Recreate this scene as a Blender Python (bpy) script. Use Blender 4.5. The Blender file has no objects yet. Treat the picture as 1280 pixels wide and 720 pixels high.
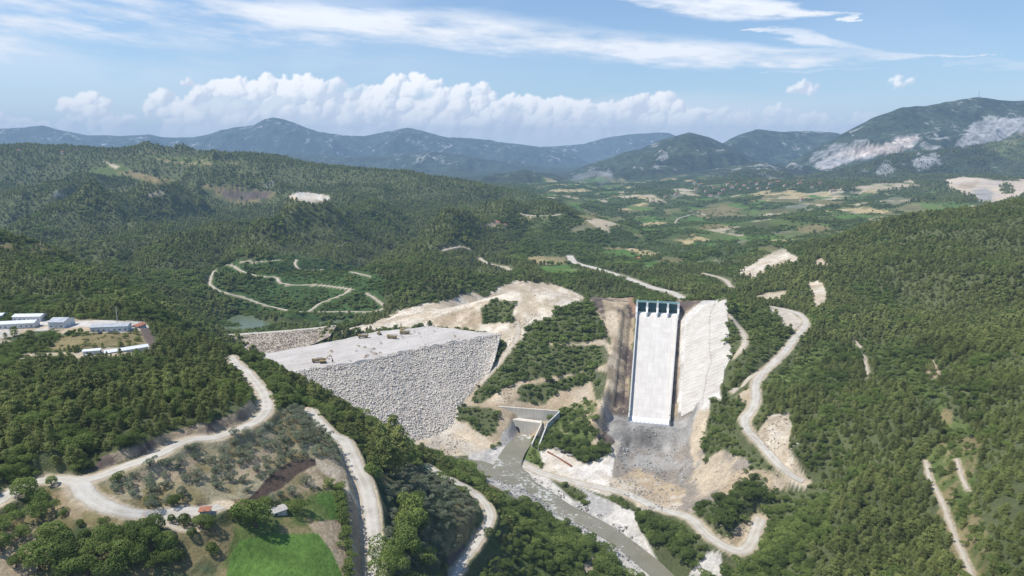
import bpy, bmesh, math, random
import numpy as np
from mathutils import Vector, Matrix
random.seed(7); RNG = np.random.default_rng(11)
scene = bpy.context.scene
COL = scene.collection

# ---------------------------------------------------------------- survey
# sight lines from the drone's station (0,0,300) fix where each feature stands
F = 853.0; PITCH = math.atan(170.0/F); CP, SP = math.cos(PITCH), math.sin(PITCH)
CZ = 300.0
def sight(px, py):
    v = (360.0-py)/F
    dx, dy, dz = (px-640.0)/F, CP+v*SP, -SP+v*CP
    return dx/dy, dz/dy                      # x per metre of Y, z per metre of Y
def at_z(px, py, z):
    u, s = sight(px, py); Y = (z-CZ)/s
    return (u*Y, Y, z)
def at_Y(px, py, Y):
    u, s = sight(px, py)
    return (u*Y, Y, CZ+s*Y)

# ---------------------------------------------------------------- numpy noise
def _hash(ix, iy, seed):
    n = (ix.astype(np.int64)*374761393 + iy.astype(np.int64)*668265263 + seed*1442695041) & 0xFFFFFFFF
    n = ((n ^ (n >> 13))*1274126177) & 0xFFFFFFFF
    n = (n ^ (n >> 16)) & 0xFFFF
    return n.astype(np.float64)/65535.0
def vnoise(x, y, seed=0):
    ix = np.floor(x); iy = np.floor(y); fx = x-ix; fy = y-iy
    fx = fx*fx*fx*(fx*(fx*6-15)+10); fy = fy*fy*fy*(fy*(fy*6-15)+10)
    a = _hash(ix, iy, seed); b = _hash(ix+1, iy, seed); c = _hash(ix, iy+1, seed); d = _hash(ix+1, iy+1, seed)
    return (a+(b-a)*fx)*(1-fy) + (c+(d-c)*fx)*fy
def fbm(x, y, s, octs=4, seed=0, gain=.5):
    t = 0; a = 1; n = 0; x = x/s; y = y/s
    for k in range(octs):
        t = t + a*(vnoise(x, y, seed+k*17)-.5)*2; n += a; a *= gain
        x, y = (x*1.6-y*1.2)+3.7, (x*1.2+y*1.6)-1.3
    return t/n
def ridged(x, y, s, octs=5, seed=0, gain=.5):
    t = 0; a = 1; n = 0; x = x/s; y = y/s
    w = 1.0
    for k in range(octs):
        r = 1-np.abs((vnoise(x, y, seed+k*31)-.5)*2); r = r*r*w
        t = t + a*r; n += a; a *= gain; w = np.clip(r*1.5, 0, 1)
        x, y = (x*1.6-y*1.2)+5.1, (x*1.2+y*1.6)+2.3
    return t/n
def sstep(a, b, x):
    t = np.clip((x-a)/(b-a), 0, 1); return t*t*(3-2*t)

# ---------------------------------------------------------------- terrain raster: u = x/Y, w = ln Y
NU, NW = 1120, 1400
U0, U1 = -1.2, 1.2
W0, W1 = math.log(90.0), math.log(24000.0)
us = np.linspace(U0, U1, NU); ws = np.linspace(W0, W1, NW); Ys = np.exp(ws)
UG, WG = np.meshgrid(us, ws); YG = np.exp(WG); XG = UG*YG

# control heights: (px, py, z) on the visible ground
PZ = [
 # lower left knoll, roads and grove
 (-150,720,158),(0,720,160),(100,720,157),(200,720,153),(270,715,150),(0,670,167),(100,670,165),(200,672,159),(-120,640,176),
 (10,622,172),(60,600,172),(120,628,170),(170,643,168),(250,642,163),(300,636,158),
 (150,583,173),(235,552,171),(295,538,169),(330,518,166),(335,500,163),(318,478,160),(290,447,157),
 (110,578,174),(150,564,178),(200,546,178),(250,529,177),(300,511,175),(313,493,171),(180,535,180),
 (200,610,166),(250,600,165),(300,580,163),(350,560,159),(390,560,155),(330,600,158),(400,540,152),(280,625,159),
 (350,690,147),(300,680,152),(410,690,143),(350,720,146),(400,640,146),(350,645,151),(420,615,144),(400,600,149),(432,650,140),
 (388,515,139),(425,545,138),(450,590,136),(462,630,134),(468,720,130),(455,560,130),
 (480,640,127),(500,700,117),(540,640,104),(520,600,108),(560,650,97),(480,580,122),(530,700,100),
 (535,582,95),(590,615,88),(615,645,84),(590,690,80),(570,718,78),
 (500,560,97),(440,520,122),(520,575,88),(560,585,66),(600,610,62),(640,650,56),(640,720,60),(700,690,48),(700,718,50),(590,604,74),
 # wooded hill and camp shelf
 (0,560,181),(60,560,183),(0,500,177),(80,500,178),(150,510,179),(230,490,176),(280,480,168),
 (0,450,172),(80,455,171),(160,455,169),(230,450,162),(260,430,152),
 (20,415,171),(100,415,171),(170,415,170),(150,437,170),(60,440,169),(20,398,170),(100,398,170),(150,400,169),
 # strip between ridge road and the dam
 (340,470,152),(370,500,140),(320,450,150),
 # river
 (820,712,26),(760,670,28),(700,640,29),(650,600,31),(600,582,32),(570,572,33),(640,552,33),(655,540,34),(900,760,25),
 # dam toe apron
 (560,540,42),(520,560,45),(590,560,36),(600,540,38),(620,535,44),
 # island hill
 (650,512,56),(600,505,60),(560,520,50),(690,490,66),(740,490,66),(610,470,72),(590,490,62),(700,450,85),(750,450,86),(640,440,86),(660,465,78),
 (700,420,100),(750,415,103),(640,410,101),(700,392,116),(745,385,119),(640,385,117),(640,363,129),(680,362,129),(725,372,124),(600,375,118),
 (620,400,104),(628,425,92),
 (560,385,104),(520,395,96),(480,402,90),(450,410,84),
 (700,560,36),(720,580,37),(730,600,34),(680,570,34),(700,540,52),(730,540,50),(740,560,42),
 # pit and right bank of spillway
 (765,600,35),(800,590,33),(840,590,36),(870,590,44),(890,620,48),(800,560,38),(850,550,50),(880,540,62),
 (770,372,122),(770,400,112),(765,450,92),(758,500,74),(755,530,62),
 (870,373,122),(898,376,124),(903,400,118),(905,440,108),(905,500,86),(880,515,76),(930,400,116),
 (930,450,108),(925,500,92),(960,420,108),(950,470,97),(930,530,86),(960,580,75),(1000,604,70),(900,560,66),(900,590,56),(1010,400,110),(970,395,110),
 (1000,560,90),(990,530,92),
 (690,590,33),(760,615,34),(820,640,38),(870,655,40),(905,685,42),(930,680,43),(945,650,50),(900,640,55),(930,610,64),
 (780,650,31),(850,700,34),(880,710,34),
 # right slope
 (1280,450,146),(1280,520,142),(1280,600,138),(1280,720,132),(1150,450,127),(1150,550,112),(1150,650,104),(1150,720,100),
 (1050,450,108),(1050,500,102),(1050,600,90),(1050,700,83),(980,700,62),(950,715,52),(1450,720,145),(1450,500,165),(1000,480,100),
]
# control heights: (px, py, Y) for far ground
PY = [
 (300,418,800),(400,410,835),
 (0,305,800),(90,320,770),(180,350,730),(240,392,710),(-150,300,820),(0,355,640),(100,380,610),(200,385,640),(-150,350,640),
 (350,388,985),(430,388,960),(440,360,1010),(380,352,1060),(370,326,1120),(290,332,1100),(480,392,930),(270,350,1010),(300,400,930),(540,350,1000),
 (370,300,1350),(250,300,1300),(450,300,1450),(200,250,1950),(100,225,2400),(300,240,2150),(400,250,1900),(330,270,1650),(100,270,1650),(0,250,1950),(0,280,1500),
 (-150,187,3000),(0,187,2900),(60,186,2900),(170,189,2800),(250,195,2700),(340,205,2600),(480,214,2400),(560,226,2250),(640,238,2100),(700,255,1950),(745,272,1800),
 (500,260,1800),(580,270,1700),(560,320,1250),(620,330,1180),(640,300,1500),(700,290,1750),
 # far valley floor
 (680,325,1420),(715,322,1440),(790,350,1150),(860,370,1000),(840,340,1230),(800,300,1750),(760,280,2150),(850,300,1750),
 (900,310,1600),(850,260,2900),(780,250,3300),(740,236,4200),(950,250,3000),(1000,250,2900),(1060,262,2400),(950,280,2150),
 (900,235,3700),(960,222,4200),(1000,290,1750),(930,330,1230),(900,350,1090),(960,350,1020),(880,285,2050),
 # right hill crest
 (1450,240,1050),(1280,257,1080),(1190,266,1120),(1100,282,1150),(1030,300,1180),(985,322,1150),(1280,350,760),(1150,350,830),(1200,300,950),(1050,400,760),(1050,350,930),(1000,370,890),
 (1280,245,2400),(1150,255,2500),(1200,225,3400),(1280,225,3300),(1100,225,3700),
]
# hidden ground, world x, y, z
PW = [
 (-560,1020,118),(-420,960,105),(-300,900,92),(-700,1150,125),(-700,700,170),
 (-230,620,70),(-180,560,85),(-300,700,66),(-260,780,62),(-330,850,66),(-240,860,68),(-190,900,70),
 (-60,980,70),(40,1000,72),(150,1000,74),(0,900,90),(170,880,84),
 (250,1050,80),(900,1500,130),(1100,1700,130),(500,1500,95),(700,1900,105),
 (0,130,120),(-100,130,140),(100,150,60),(60,220,50),(200,160,95),(-60,75,125),(70,75,90),(20,280,60),
]
def layer_pts():
    out = []
    for px, py, z in PZ:
        x, y, z = at_z(px, py, z); out.append((x/y, math.log(y), z))
    for px, py, Y in PY:
        x, y, z = at_Y(px, py, Y); out.append((x/y, math.log(y), z))
    for x, y, z in PW: out.append((x/y, math.log(y), z))
    for u in (-1.2, -.6, 0, .6, 1.2):
        for Y in (6000, 12000, 24000): out.append((u, math.log(Y), 90.0))
    return np.array(out)
P = layer_pts()
def tps(P, u, w, lam=8e-4):
    n = len(P)
    d2 = (P[:, None, 0]-P[None, :, 0])**2 + (P[:, None, 1]-P[None, :, 1])**2
    K = .5*d2*np.log(d2+1e-12) + np.eye(n)*lam
    A = np.zeros((n+3, n+3)); A[:n, :n] = K; Q = np.c_[np.ones(n), P[:, :2]]
    A[:n, n:] = Q; A[n:, :n] = Q.T
    c = np.linalg.solve(A, np.r_[P[:, 2], 0, 0, 0])
    out = np.zeros(u.size); uf, wf = u.ravel(), w.ravel()
    for i in range(0, uf.size, 20000):
        s = slice(i, i+20000)
        dd = (uf[s, None]-P[None, :, 0])**2 + (wf[s, None]-P[None, :, 1])**2
        out[s] = (.5*dd*np.log(dd+1e-12))@c[:n] + c[n] + c[n+1]*uf[s] + c[n+2]*wf[s]
    return out.reshape(u.shape)
cu, cw = np.linspace(U0, U1, 260), np.linspace(W0, W1, 300)
CU, CW = np.meshgrid(cu, cw)
ZC = tps(P, CU, CW)
def bil(A, fi, fj):
    fi = np.clip(fi, 0, A.shape[0]-1.001); fj = np.clip(fj, 0, A.shape[1]-1.001)
    i = fi.astype(int); j = fj.astype(int); a = fi-i; b = fj-j
    return A[i, j]*(1-a)*(1-b)+A[i+1, j]*a*(1-b)+A[i, j+1]*(1-a)*b+A[i+1, j+1]*a*b
Z = bil(ZC, (WG-W0)/(W1-W0)*299, (UG-U0)/(U1-U0)*259)
for _ in range(3):
    Z[1:-1, 1:-1] = (Z[:-2, 1:-1]+Z[2:, 1:-1]+Z[1:-1, :-2]+Z[1:-1, 2:]+4*Z[1:-1, 1:-1])/8
Z = np.where(YG > 5000, np.minimum(Z, 200), Z); Z = np.maximum(Z, 24)
Z = np.where(YG > 3500, Z*(1-sstep(3500, 6000, YG))+90*sstep(3500, 6000, YG), Z)
# spurs running down the left-hand hills
SPURS = [(.55, [(-60,306,1250),(0,296,1350),(65,266,1600),(145,248,1850),(216,239,2050)]), (.58, [(206,324,1160),(236,291,1350),(295,267,1600),(344,259,1900)]),
 (.58, [(322,316,1200),(347,284,1400),(413,264,1700),(470,252,2000)]), (.52, [(505,328,1150),(540,300,1400),(600,272,1750),(640,254,1950)]), (.40, [(60,240,2100),(110,222,2400),(180,210,2600)]), (.5, [(120,300,1300),(150,282,1500),(215,262,1750)])]
zone = sstep(1050, 1250, YG)*(1-sstep(2300, 2700, YG))*sstep(.06, -.03, UG)
Z = Z-78*zone*sstep(85, 130, Z)
for sl_, cr in SPURS:
    w = [at_Y(*p) for p in cr]; best = np.full(Z.shape, -1e3)
    for a, b in zip(w[:-1], w[1:]):
        dx, dy = b[0]-a[0], b[1]-a[1]; t = np.clip(((XG-a[0])*dx+(YG-a[1])*dy)/(dx*dx+dy*dy), 0, 1); d = np.hypot(XG-a[0]-t*dx, YG-a[1]-t*dy)
        best = np.maximum(best, a[2]+(b[2]-a[2])*t-sl_*np.sqrt(d*d+900)+sl_*30+fbm(XG, YG, 90, 3, 33)*9)
    k = best-Z; Z = Z+np.where(k > 0, k, 0)*sstep(-5, 12, k)*(YG > 1000)
# gullies on the wooded hills
hill = sstep(95, 150, Z)*sstep(950, 1500, YG)*(1-sstep(4500, 6000, YG))
left = sstep(.12, -.05, UG)
r = ridged(XG+.25*YG, YG*.75, 330, 5, 3)
Z = Z + hill*(.35+.65*left)*(r-.42)*(45+95*sstep(1000, 1500, YG))*(1-.72*sstep(2250, 2900, YG))*(1-.65*sstep(-.45, -.15, UG)*sstep(1600, 2000, YG))
midr = sstep(500, 700, YG)*(1-sstep(950, 1300, YG))
Z = Z + midr*sstep(-.35, -.45, UG)*(ridged(XG, YG, 240, 4, 9)-.45)*34
near_r = sstep(.42, .55, UG)*(1-sstep(1200, 1600, YG))
Z = Z + near_r*(ridged(XG, YG, 170, 4, 21)-.45)*24*sstep(200, 420, YG)
Z = Z + sstep(1500, 1900, YG)*(1-sstep(4300, 5000, YG))*sstep(.0, .06, UG)*(fbm(XG, YG*.8, 330, 4, 58)+.15)*34
Z = Z + fbm(XG, YG, 60, 4, 5)*np.clip(YG*.0022, .5, 4)
# distant ranges: crest line seen from the survey, mean distance, flank widths, relief
RANGES = [
 (4900, 1500, 900, 110, [(750,258),(795,236),(835,221),(880,212),(915,206),(950,202),(985,209),(1020,220),(1060,236)]),
 (5300, 1500, 1000, 120, [(480,258),(560,236),(615,219),(655,211),(695,218),(735,238),(775,258)]),
 (4300, 900, 900, 90, [(880,240),(950,232),(1010,219),(1050,210),(1090,203),(1110,193),(1150,190),(1200,184),(1230,178),(1280,172),(1450,160)]),
 (5900, 1900, 1400, 190, [(800,255),(870,235),(930,222),(985,203),(1020,184),(1050,167),(1090,146),(1128,132),(1160,130),(1190,124),(1222,119),(1260,125),(1280,125),(1450,150)]),
 (6600, 1900, 1500, 200, [(560,262),(640,245),(690,226),(720,212),(750,200),(780,190),(800,186),(830,172),(862,163),(885,169),(905,178),(940,195),(980,215),(1040,235)]),
 (8300, 2100, 1500, 240, [(760,225),(830,200),(880,185),(905,177),(925,167),(945,160),(975,163),(1010,163),(1040,164),(1080,172),(1200,190)]),
 (9000, 2400, 1800, 260, [(-200,190),(0,186),(100,186),(200,182),(300,190),(400,193),(470,195),(540,188),(600,197),(660,206),(710,216),(760,226)]),
 (12500, 2800, 2000, 420, [(-250,165),(-60,162),(0,159),(30,160),(52,156),(80,162),(110,168),(150,168),(185,166),(205,170),(240,171),(262,167),(292,158),(318,156),(330,149),(342,146),(356,149),(375,156),(398,164),(430,167),(455,168),(480,163),(510,159),(530,163),(560,171),(590,172),(620,176),(660,180),(700,188),(740,200)]),
 (15500, 2500, 2500, 300, [(560,190),(620,183),(660,184),(700,182),(730,180),(757,172),(785,167),(820,164),(836,165),(860,176),(900,182)]),
]
ZM = np.full_like(Z, -1e3)
for D, wn, wf, rel, sil in RANGES:
    su = np.array([sight(a, b)[0] for a, b in sil]); sh = np.array([CZ+sight(a, b)[1]*D for a, b in sil])
    prof = np.interp(UG, su, sh)
    wob = 420*fbm(XG+D, YG, 2600, 3, 2)*(D/9000)
    d = YG-D-wob
    t = np.where(d < 0, np.clip(1+d/wn, 0, 1), np.clip(1-d/wf, 0, 1))
    base = 60.0
    rr = ridged(XG, YG, 900*(D/7000)**.7, 6, int(D)%97)
    hgt = base+(prof-base)*np.power(t, 1.15)
    rr2 = ridged(XG*1.1, YG*.9, 330*(D/7000)**.7, 5, int(D)%89+1)
    hgt = hgt + ((rr-.62)*rel*1.5+(rr2-.5)*rel*.5*sstep(.15, .5, t))*np.clip(t, 0, 1)**.5*(1-.93*sstep(.60, 1.0, t))
    fade = sstep(su[0]-.03, su[0]+.03, UG)*(1-sstep(su[-1]-.03, su[-1]+.03, UG)) if su[0] > -.9 else 1-sstep(su[-1]-.03, su[-1]+.03, UG)
    if su[-1] > .85: fade = sstep(su[0]-.03, su[0]+.03, UG)
    hgt = base+(hgt-base)*fade
    ZM = np.maximum(ZM, np.where(t > 0, hgt, -1e3))
mtn = sstep(-8, 8, ZM-Z)*sstep(2800, 3400, YG)
Z = Z*(1-mtn)+np.maximum(Z, ZM)*mtn

def hz(x, y):
    x = np.atleast_1d(np.asarray(x, float)); y = np.atleast_1d(np.asarray(y, float))
    return bil(Z, (np.log(np.maximum(y, 91))-W0)/(W1-W0)*(NW-1), (x/y-U0)/(U1-U0)*(NU-1))
def hz1(x, y): return float(hz(x, y)[0])
def hit(px, py, far=False):
    """where the sight line meets the ground"""
    u, s = sight(px, py)
    fj = (u-U0)/(U1-U0)*(NU-1); j = int(fj); b = fj-j
    col = Z[:, j]*(1-b)+Z[:, j+1]*b
    g = col-(CZ+s*Ys)
    k = np.nonzero(g[1:] >= 0)[0]
    k = k[Ys[k+1] > 120]
    if len(k) == 0: return hit(px, py+.6)
    else:
        k = k[0]; a = g[k]/(g[k]-g[k+1]+1e-9) if g[k] < 0 else 1
        Y = Ys[k]+(Ys[k+1]-Ys[k])*min(max(a, 0), 1)
    return (u*Y, Y, float(hz(u*Y, Y)[0]))
def cell(x, y):
    return (math.log(y)-W0)/(W1-W0)*(NW-1), (x/y-U0)/(U1-U0)*(NU-1)
# ---------------------------------------------------------------- node helpers
class NT:
    def __init__(s, tree): s.t = tree; s.n = tree.nodes; s.l = tree.links
    def node(s, typ, **kw):
        nd = s.n.new(typ)
        for k, v in kw.items(): setattr(nd, k, v)
        return nd
    def put(s, sock, v):
        if isinstance(v, bpy.types.NodeSocket): s.l.new(v, sock)
        elif isinstance(v, (int, float)): sock.default_value = v
        elif len(v) == 3 and sock.type == 'RGBA': sock.default_value = (*v, 1)
        else: sock.default_value = v
    def m(s, op, *a, clamp=False):
        nd = s.node('ShaderNodeMath', operation=op, use_clamp=clamp)
        for i, v in enumerate(a): s.put(nd.inputs[i], v)
        return nd.outputs[0]
    def vm(s, op, *a):
        nd = s.node('ShaderNodeVectorMath', operation=op)
        for i, v in enumerate(a): s.put(nd.inputs[i], v)
        return nd.outputs[0]
    def mix(s, f, a, b, typ='MIX'):
        nd = s.node('ShaderNodeMix', data_type='RGBA', blend_type=typ); nd.clamp_factor = True
        s.put(nd.inputs[0], f); s.put(nd.inputs[6], a); s.put(nd.inputs[7], b); return nd.outputs[2]
    def noise(s, vec, scale, detail=4, rough=.5, dist=0.0, lac=2.0, color=False):
        nd = s.node('ShaderNodeTexNoise'); s.put(nd.inputs['Vector'], vec)
        nd.inputs['Scale'].default_value = scale; nd.inputs['Detail'].default_value = detail
        nd.inputs['Roughness'].default_value = rough; nd.inputs['Distortion'].default_value = dist
        nd.inputs['Lacunarity'].default_value = lac
        return nd.outputs['Color' if color else 'Fac']
    def voro(s, vec, scale, feature='F1', out='Distance', rnd=1.0):
        nd = s.node('ShaderNodeTexVoronoi', feature=feature); s.put(nd.inputs['Vector'], vec)
        nd.inputs['Scale'].default_value = scale; nd.inputs['Randomness'].default_value = rnd
        return nd.outputs[out]
    def rng(s, v, a, b, c=0.0, d=1.0, smooth=False):
        nd = s.node('ShaderNodeMapRange'); nd.interpolation_type = 'SMOOTHSTEP' if smooth else 'LINEAR'
        s.put(nd.inputs['Value'], v)
        for k, q in zip(('From Min', 'From Max', 'To Min', 'To Max'), (a, b, c, d)): s.put(nd.inputs[k], q)
        return nd.outputs[0]
    def ramp(s, v, stops):
        nd = s.node('ShaderNodeValToRGB'); s.put(nd.inputs[0], v); e = nd.color_ramp.elements
        while len(e) < len(stops): e.new(.5)
        for el, (p, c) in zip(e, stops): el.position = p; el.color = (*c, 1) if len(c) == 3 else c
        return nd.outputs[0]
    def xyz(s, x, y, z=0.0):
        nd = s.node('ShaderNodeCombineXYZ')
        for i, v in enumerate((x, y, z)): s.put(nd.inputs[i], v)
        return nd.outputs[0]
    def sep(s, v):
        nd = s.node('ShaderNodeSeparateXYZ'); s.put(nd.inputs[0], v); return nd.outputs
def surf(name, build, rough=.9, bump=None, spec=.2):
    """build(nt, pos) -> colour socket, or (colour, height socket, bump distance[, roughness])"""
    m = bpy.data.materials.new(name); m.use_nodes = True; t = NT(m.node_tree); t.n.clear()
    out = t.node('ShaderNodeOutputMaterial'); b = t.node('ShaderNodeBsdfPrincipled')
    b.inputs['Roughness'].default_value = rough; b.inputs['Specular IOR Level'].default_value = spec
    pos = t.node('ShaderNodeNewGeometry').outputs['Position']
    r = build(t, pos)
    if isinstance(r, tuple) and not isinstance(r[0], float):
        t.put(b.inputs['Base Color'], r[0])
        if len(r) > 1 and r[1] is not None:
            bp = t.node('ShaderNodeBump'); t.put(bp.inputs['Height'], r[1]); bp.inputs['Distance'].default_value = r[2]
            bp.inputs['Strength'].default_value = 1.0; t.l.new(bp.outputs[0], b.inputs['Normal'])
        if len(r) > 3: t.put(b.inputs['Roughness'], r[3])
    else: t.put(b.inputs['Base Color'], r)
    t.l.new(b.outputs[0], out.inputs[0]); return m
def mottled(name, c1, c2, scale, rough=.9, bump=0.0, spec=.2, detail=5):
    def bld(t, pos):
        n = t.noise(pos, scale, detail, .6)
        c = t.mix(t.rng(n, .35, .65), c1, c2)
        return (c, n, bump) if bump else (c,)
    return surf(name, bld, rough, spec=spec)
# ---------------------------------------------------------------- raster helpers in world metres
PXG = PYG = VIS = None
def project():
    global PXG, PYG, VIS
    s = (Z-CZ)/YG; v = (s*CP+SP)/(CP-s*SP)
    PXG = 640+F*UG*(CP+v*SP); PYG = 360-F*v
    sm = np.where(YG < 110, -9, s); VIS = s - np.maximum.accumulate(sm, axis=0)   # 0 where the ground is in sight
def window(x0, x1, y0, y1):
    y0 = max(y0, 91); i0 = max(0, int((math.log(y0)-W0)/(W1-W0)*(NW-1))-1); i1 = min(NW, int((math.log(max(y1, 92))-W0)/(W1-W0)*(NW-1))+3)
    ua = min(x0/y0, x0/y1); ub = max(x1/y0, x1/y1)
    j0 = max(0, int((ua-U0)/(U1-U0)*(NU-1))-1); j1 = min(NU, int((ub-U0)/(U1-U0)*(NU-1))+3)
    return slice(i0, i1), slice(j0, j1)
def dist_line(pts, sl):
    """distance to a polyline and the height along it, on a raster window"""
    X, Y = XG[sl], YG[sl]; best = np.full(X.shape, 1e9); zz = np.zeros(X.shape)
    for a, b in zip(pts[:-1], pts[1:]):
        dx, dy = b[0]-a[0], b[1]-a[1]; L = dx*dx+dy*dy+1e-9
        t = np.clip(((X-a[0])*dx+(Y-a[1])*dy)/L, 0, 1)
        d = np.hypot(X-a[0]-t*dx, Y-a[1]-t*dy); k = d < best
        best = np.where(k, d, best); zz = np.where(k, a[2]+(b[2]-a[2])*t, zz)
    return best, zz
def smooth_line(pts, n=10):
    """Catmull-Rom through the surveyed points"""
    p = [np.array(q, float) for q in pts]; p = [2*p[0]-p[1]]+p+[2*p[-1]-p[-2]]; out = []
    for i in range(1, len(p)-2):
        for k in range(n):
            t = k/n; a, b, c, d = p[i-1:i+3]
            out.append(.5*((2*b)+(-a+c)*t+(2*a-5*b+4*c-d)*t*t+(-a+3*b-3*c+d)*t**3))
    out.append(p[-2]); return out
def carve(pts, half, blend):
    xs = [p[0] for p in pts]; ys = [p[1] for p in pts]; m = half+blend+2
    sl = window(min(xs)-m, max(xs)+m, min(ys)-m, max(ys)+m)
    d, zz = dist_line(pts, sl); k = 1-sstep(half, half+blend, d)
    Z[sl] = Z[sl]*(1-k)+zz*k
def inside(poly, X, Y):
    r = np.zeros(X.shape, bool); n = len(poly)
    for i in range(n):
        (x1, y1), (x2, y2) = poly[i], poly[(i+1) % n]
        if y1 == y2: continue
        r ^= ((Y > min(y1, y2)) & (Y <= max(y1, y2)) & (X < (Y-y1)*(x2-x1)/(y2-y1)+x1))
    return r
def edge_dist(poly, X, Y):
    best = np.full(X.shape, 1e9); n = len(poly)
    for i in range(n):
        a, b = poly[i], poly[(i+1) % n]; dx, dy = b[0]-a[0], b[1]-a[1]
        t = np.clip(((X-a[0])*dx+(Y-a[1])*dy)/(dx*dx+dy*dy+1e-9), 0, 1)
        best = np.minimum(best, np.hypot(X-a[0]-t*dx, Y-a[1]-t*dy))
    return best
project()

# ---------------------------------------------------------------- roads and tracks
ROADS = [
 ('haul_road', 7.5, [(-90,665),(-40,645),(0,626),(30,608),(60,599),(95,603),(112,622),(140,635),(175,642),(215,641),(250,638),(276,635)], 'gravel'),
 ('haul_road', 6.5, [(82,601),(120,598),(150,586),(190,570),(235,553),(270,545),(300,537),(322,524),(333,510),(330,495),(322,482),(308,466),(296,455),(288,446)], 'gravel'),
 ('haul_road', 7.5, [(386,514),(398,527),(412,540),(430,553),(440,570),(447,588),(456,606),(462,630),(466,660),(469,690),(470,740)], 'gravel'),
 ('farm_road', 5.2, [(531,581),(550,592),(572,604),(592,617),(606,630),(613,645),(606,662),(594,682),(580,700),(562,730)], 'gravel'),
 ('river_road', 8.5, [(655,582),(680,592),(720,603),(745,608),(780,617),(820,634),(860,648),(885,665),(905,683),(925,690),(938,680),(945,662),(951,645)], 'gravel'),
 ('bank_road', 7.5, [(1004,603),(985,591),(965,570),(948,552),(935,538),(931,525),(941,510),(945,495),(945,480),(952,468),(965,455),(980,440),(992,425),(1003,412),(1008,403),(1000,393),(985,388),(965,383)], 'gravel'),
 ('bank_road', 4.0, [(956,462),(940,470),(925,480),(915,492)], 'dirt'),
 ('dam_track', 5.0, [(600,482),(612,466),(625,452),(634,440),(645,425),(648,412),(646,400)], 'dirt'),
 ('hill_track', 3.4, [(268,340),(262,350),(269,361),(285,367),(305,372),(325,380),(345,386),(365,389),(385,390),(400,380),(420,372),(440,362)], 'dirt'),
 ('hill_track', 3.8, [(440,362),(420,359),(395,356),(370,358),(350,354),(345,346),(325,344),(302,343),(294,333),(285,331)], 'dirt'),
 ('hill_track', 3.2, [(371,324),(369,330),(374,336),(388,338),(404,338)], 'dirt'),
 ('hill_track', 3.0, [(392,390),(430,390),(468,390),(480,384),(470,374),(458,366)], 'dirt'),
 ('hill_track', 3.0, [(438,340),(452,343),(463,346)], 'dirt'),
 ('hill_track', 2.4, [(300,327),(325,328),(352,326)], 'dirt'),
 ('valley_road', 15, [(712,319),(718,328),(740,335),(770,342),(795,352),(815,360),(840,367),(856,374)], 'gravel'),
 ('slope_track', 5.0, [(912,402),(922,408),(930,420),(930,432),(922,438)], 'dirt'),
 ('slope_track', 1.8, [(1068,424),(1076,438),(1082,452),(1086,472)], 'dirt'),
 ('slope_track', 2.4, [(1158,576),(1163,600),(1177,625),(1188,658),(1203,692),(1220,728)], 'dirt'),
 ('slope_track', 1.8, [(1196,574),(1203,598),(1210,612)], 'dirt'),
 ('field_track', 2.6, [(205,650),(215,658),(230,663),(245,662)], 'dirt'),
 ('far_track', 8, [(650,266),(680,270),(700,268)], 'dirt'),
 ('far_track', 5, [(862,268),(848,274),(843,280)], 'dirt'),
 ('far_track', 6, [(880,343),(905,349),(915,360)], 'dirt'),
 ('far_track', 6, [(600,322),(612,330),(632,334),(640,340)], 'dirt'),
 ('far_track', 6, [(553,312),(575,309),(586,312)], 'dirt'),
]
road_lines = []
for name, w, pp, kind in ROADS:
    pts = smooth_line([hit(a, b) for a, b in pp], 8)
    zs = np.array([float(hz(p[0], p[1])[0]) for p in pts]); k = 9
    zp = np.pad(zs, k, mode='edge'); zs = np.convolve(zp, np.ones(2*k+1)/(2*k+1), 'valid')
    pts = [(p[0], p[1], z) for p, z in zip(pts, zs)]
    road_lines.append((name, w, pts, kind))
for name, w, pts, kind in road_lines: carve(pts, w*.5+1.2, 4 if w < 9 else 8)

# ---------------------------------------------------------------- spillway axis, pit, river bed
S0 = Vector(at_z(821.5, 393, 113)); S1 = Vector(at_z(811.5, 522, 55))
def chute_profile(t):            # height down the chute, slightly concave
    return S0.z + (S1.z-S0.z)*(t*.92+.08*math.sin(t*math.pi/2))
SN = 24
chute_axis = [(S0.x+(S1.x-S0.x)*k/SN, S0.y+(S1.y-S0.y)*k/SN, chute_profile(k/SN)) for k in range(SN+1)]
ax = Vector((S1.x-S0.x, S1.y-S0.y, 0)); AXL = ax.length; ax.normalize(); rt = Vector((-ax.y, ax.x, 0))   # rt points to the viewer's right
if rt.x < 0: rt = -rt
def chute_half(t): return 24.2+(19.2-24.2)*t
sl = window(40, 330, 480, 900)
X, Y = XG[sl], YG[sl]
ts = ((X-S0.x)*ax.x+(Y-S0.y)*ax.y)/AXL; lat = (X-S0.x)*rt.x+(Y-S0.y)*rt.y
zc = S0.z+(S1.z-S0.z)*(np.clip(ts, -.1, 1)*.92+.08*np.sin(np.clip(ts, 0, 1)*math.pi/2))
half = 24.2-5*np.clip(ts, 0, 1)
on = sstep(-.10, -.04, ts)*(1-sstep(.99, 1.06, ts))
lo = half+5
left_side = zc+1+np.clip(-lat-lo-2, 0, 60)*.62 + 3.0*sstep(9, 10, -lat-lo)+3.0*sstep(21, 22.5, -lat-lo)
left_side = np.minimum(left_side, np.maximum(Z[sl], zc+1))
right_side = zc+1+np.clip(lat-lo-1, 0, 90)*.46
near = np.where(lat < 0, np.where(-lat < lo+2, zc-2.0, left_side), np.where(lat < lo+1, zc-2.0, right_side))
kb = on*np.where(lat < 0, 1-sstep(lo+28, lo+46, -lat), 1-sstep(lo+44, lo+64, lat))
Z[sl] = Z[sl]*(1-kb)+near*kb
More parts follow.
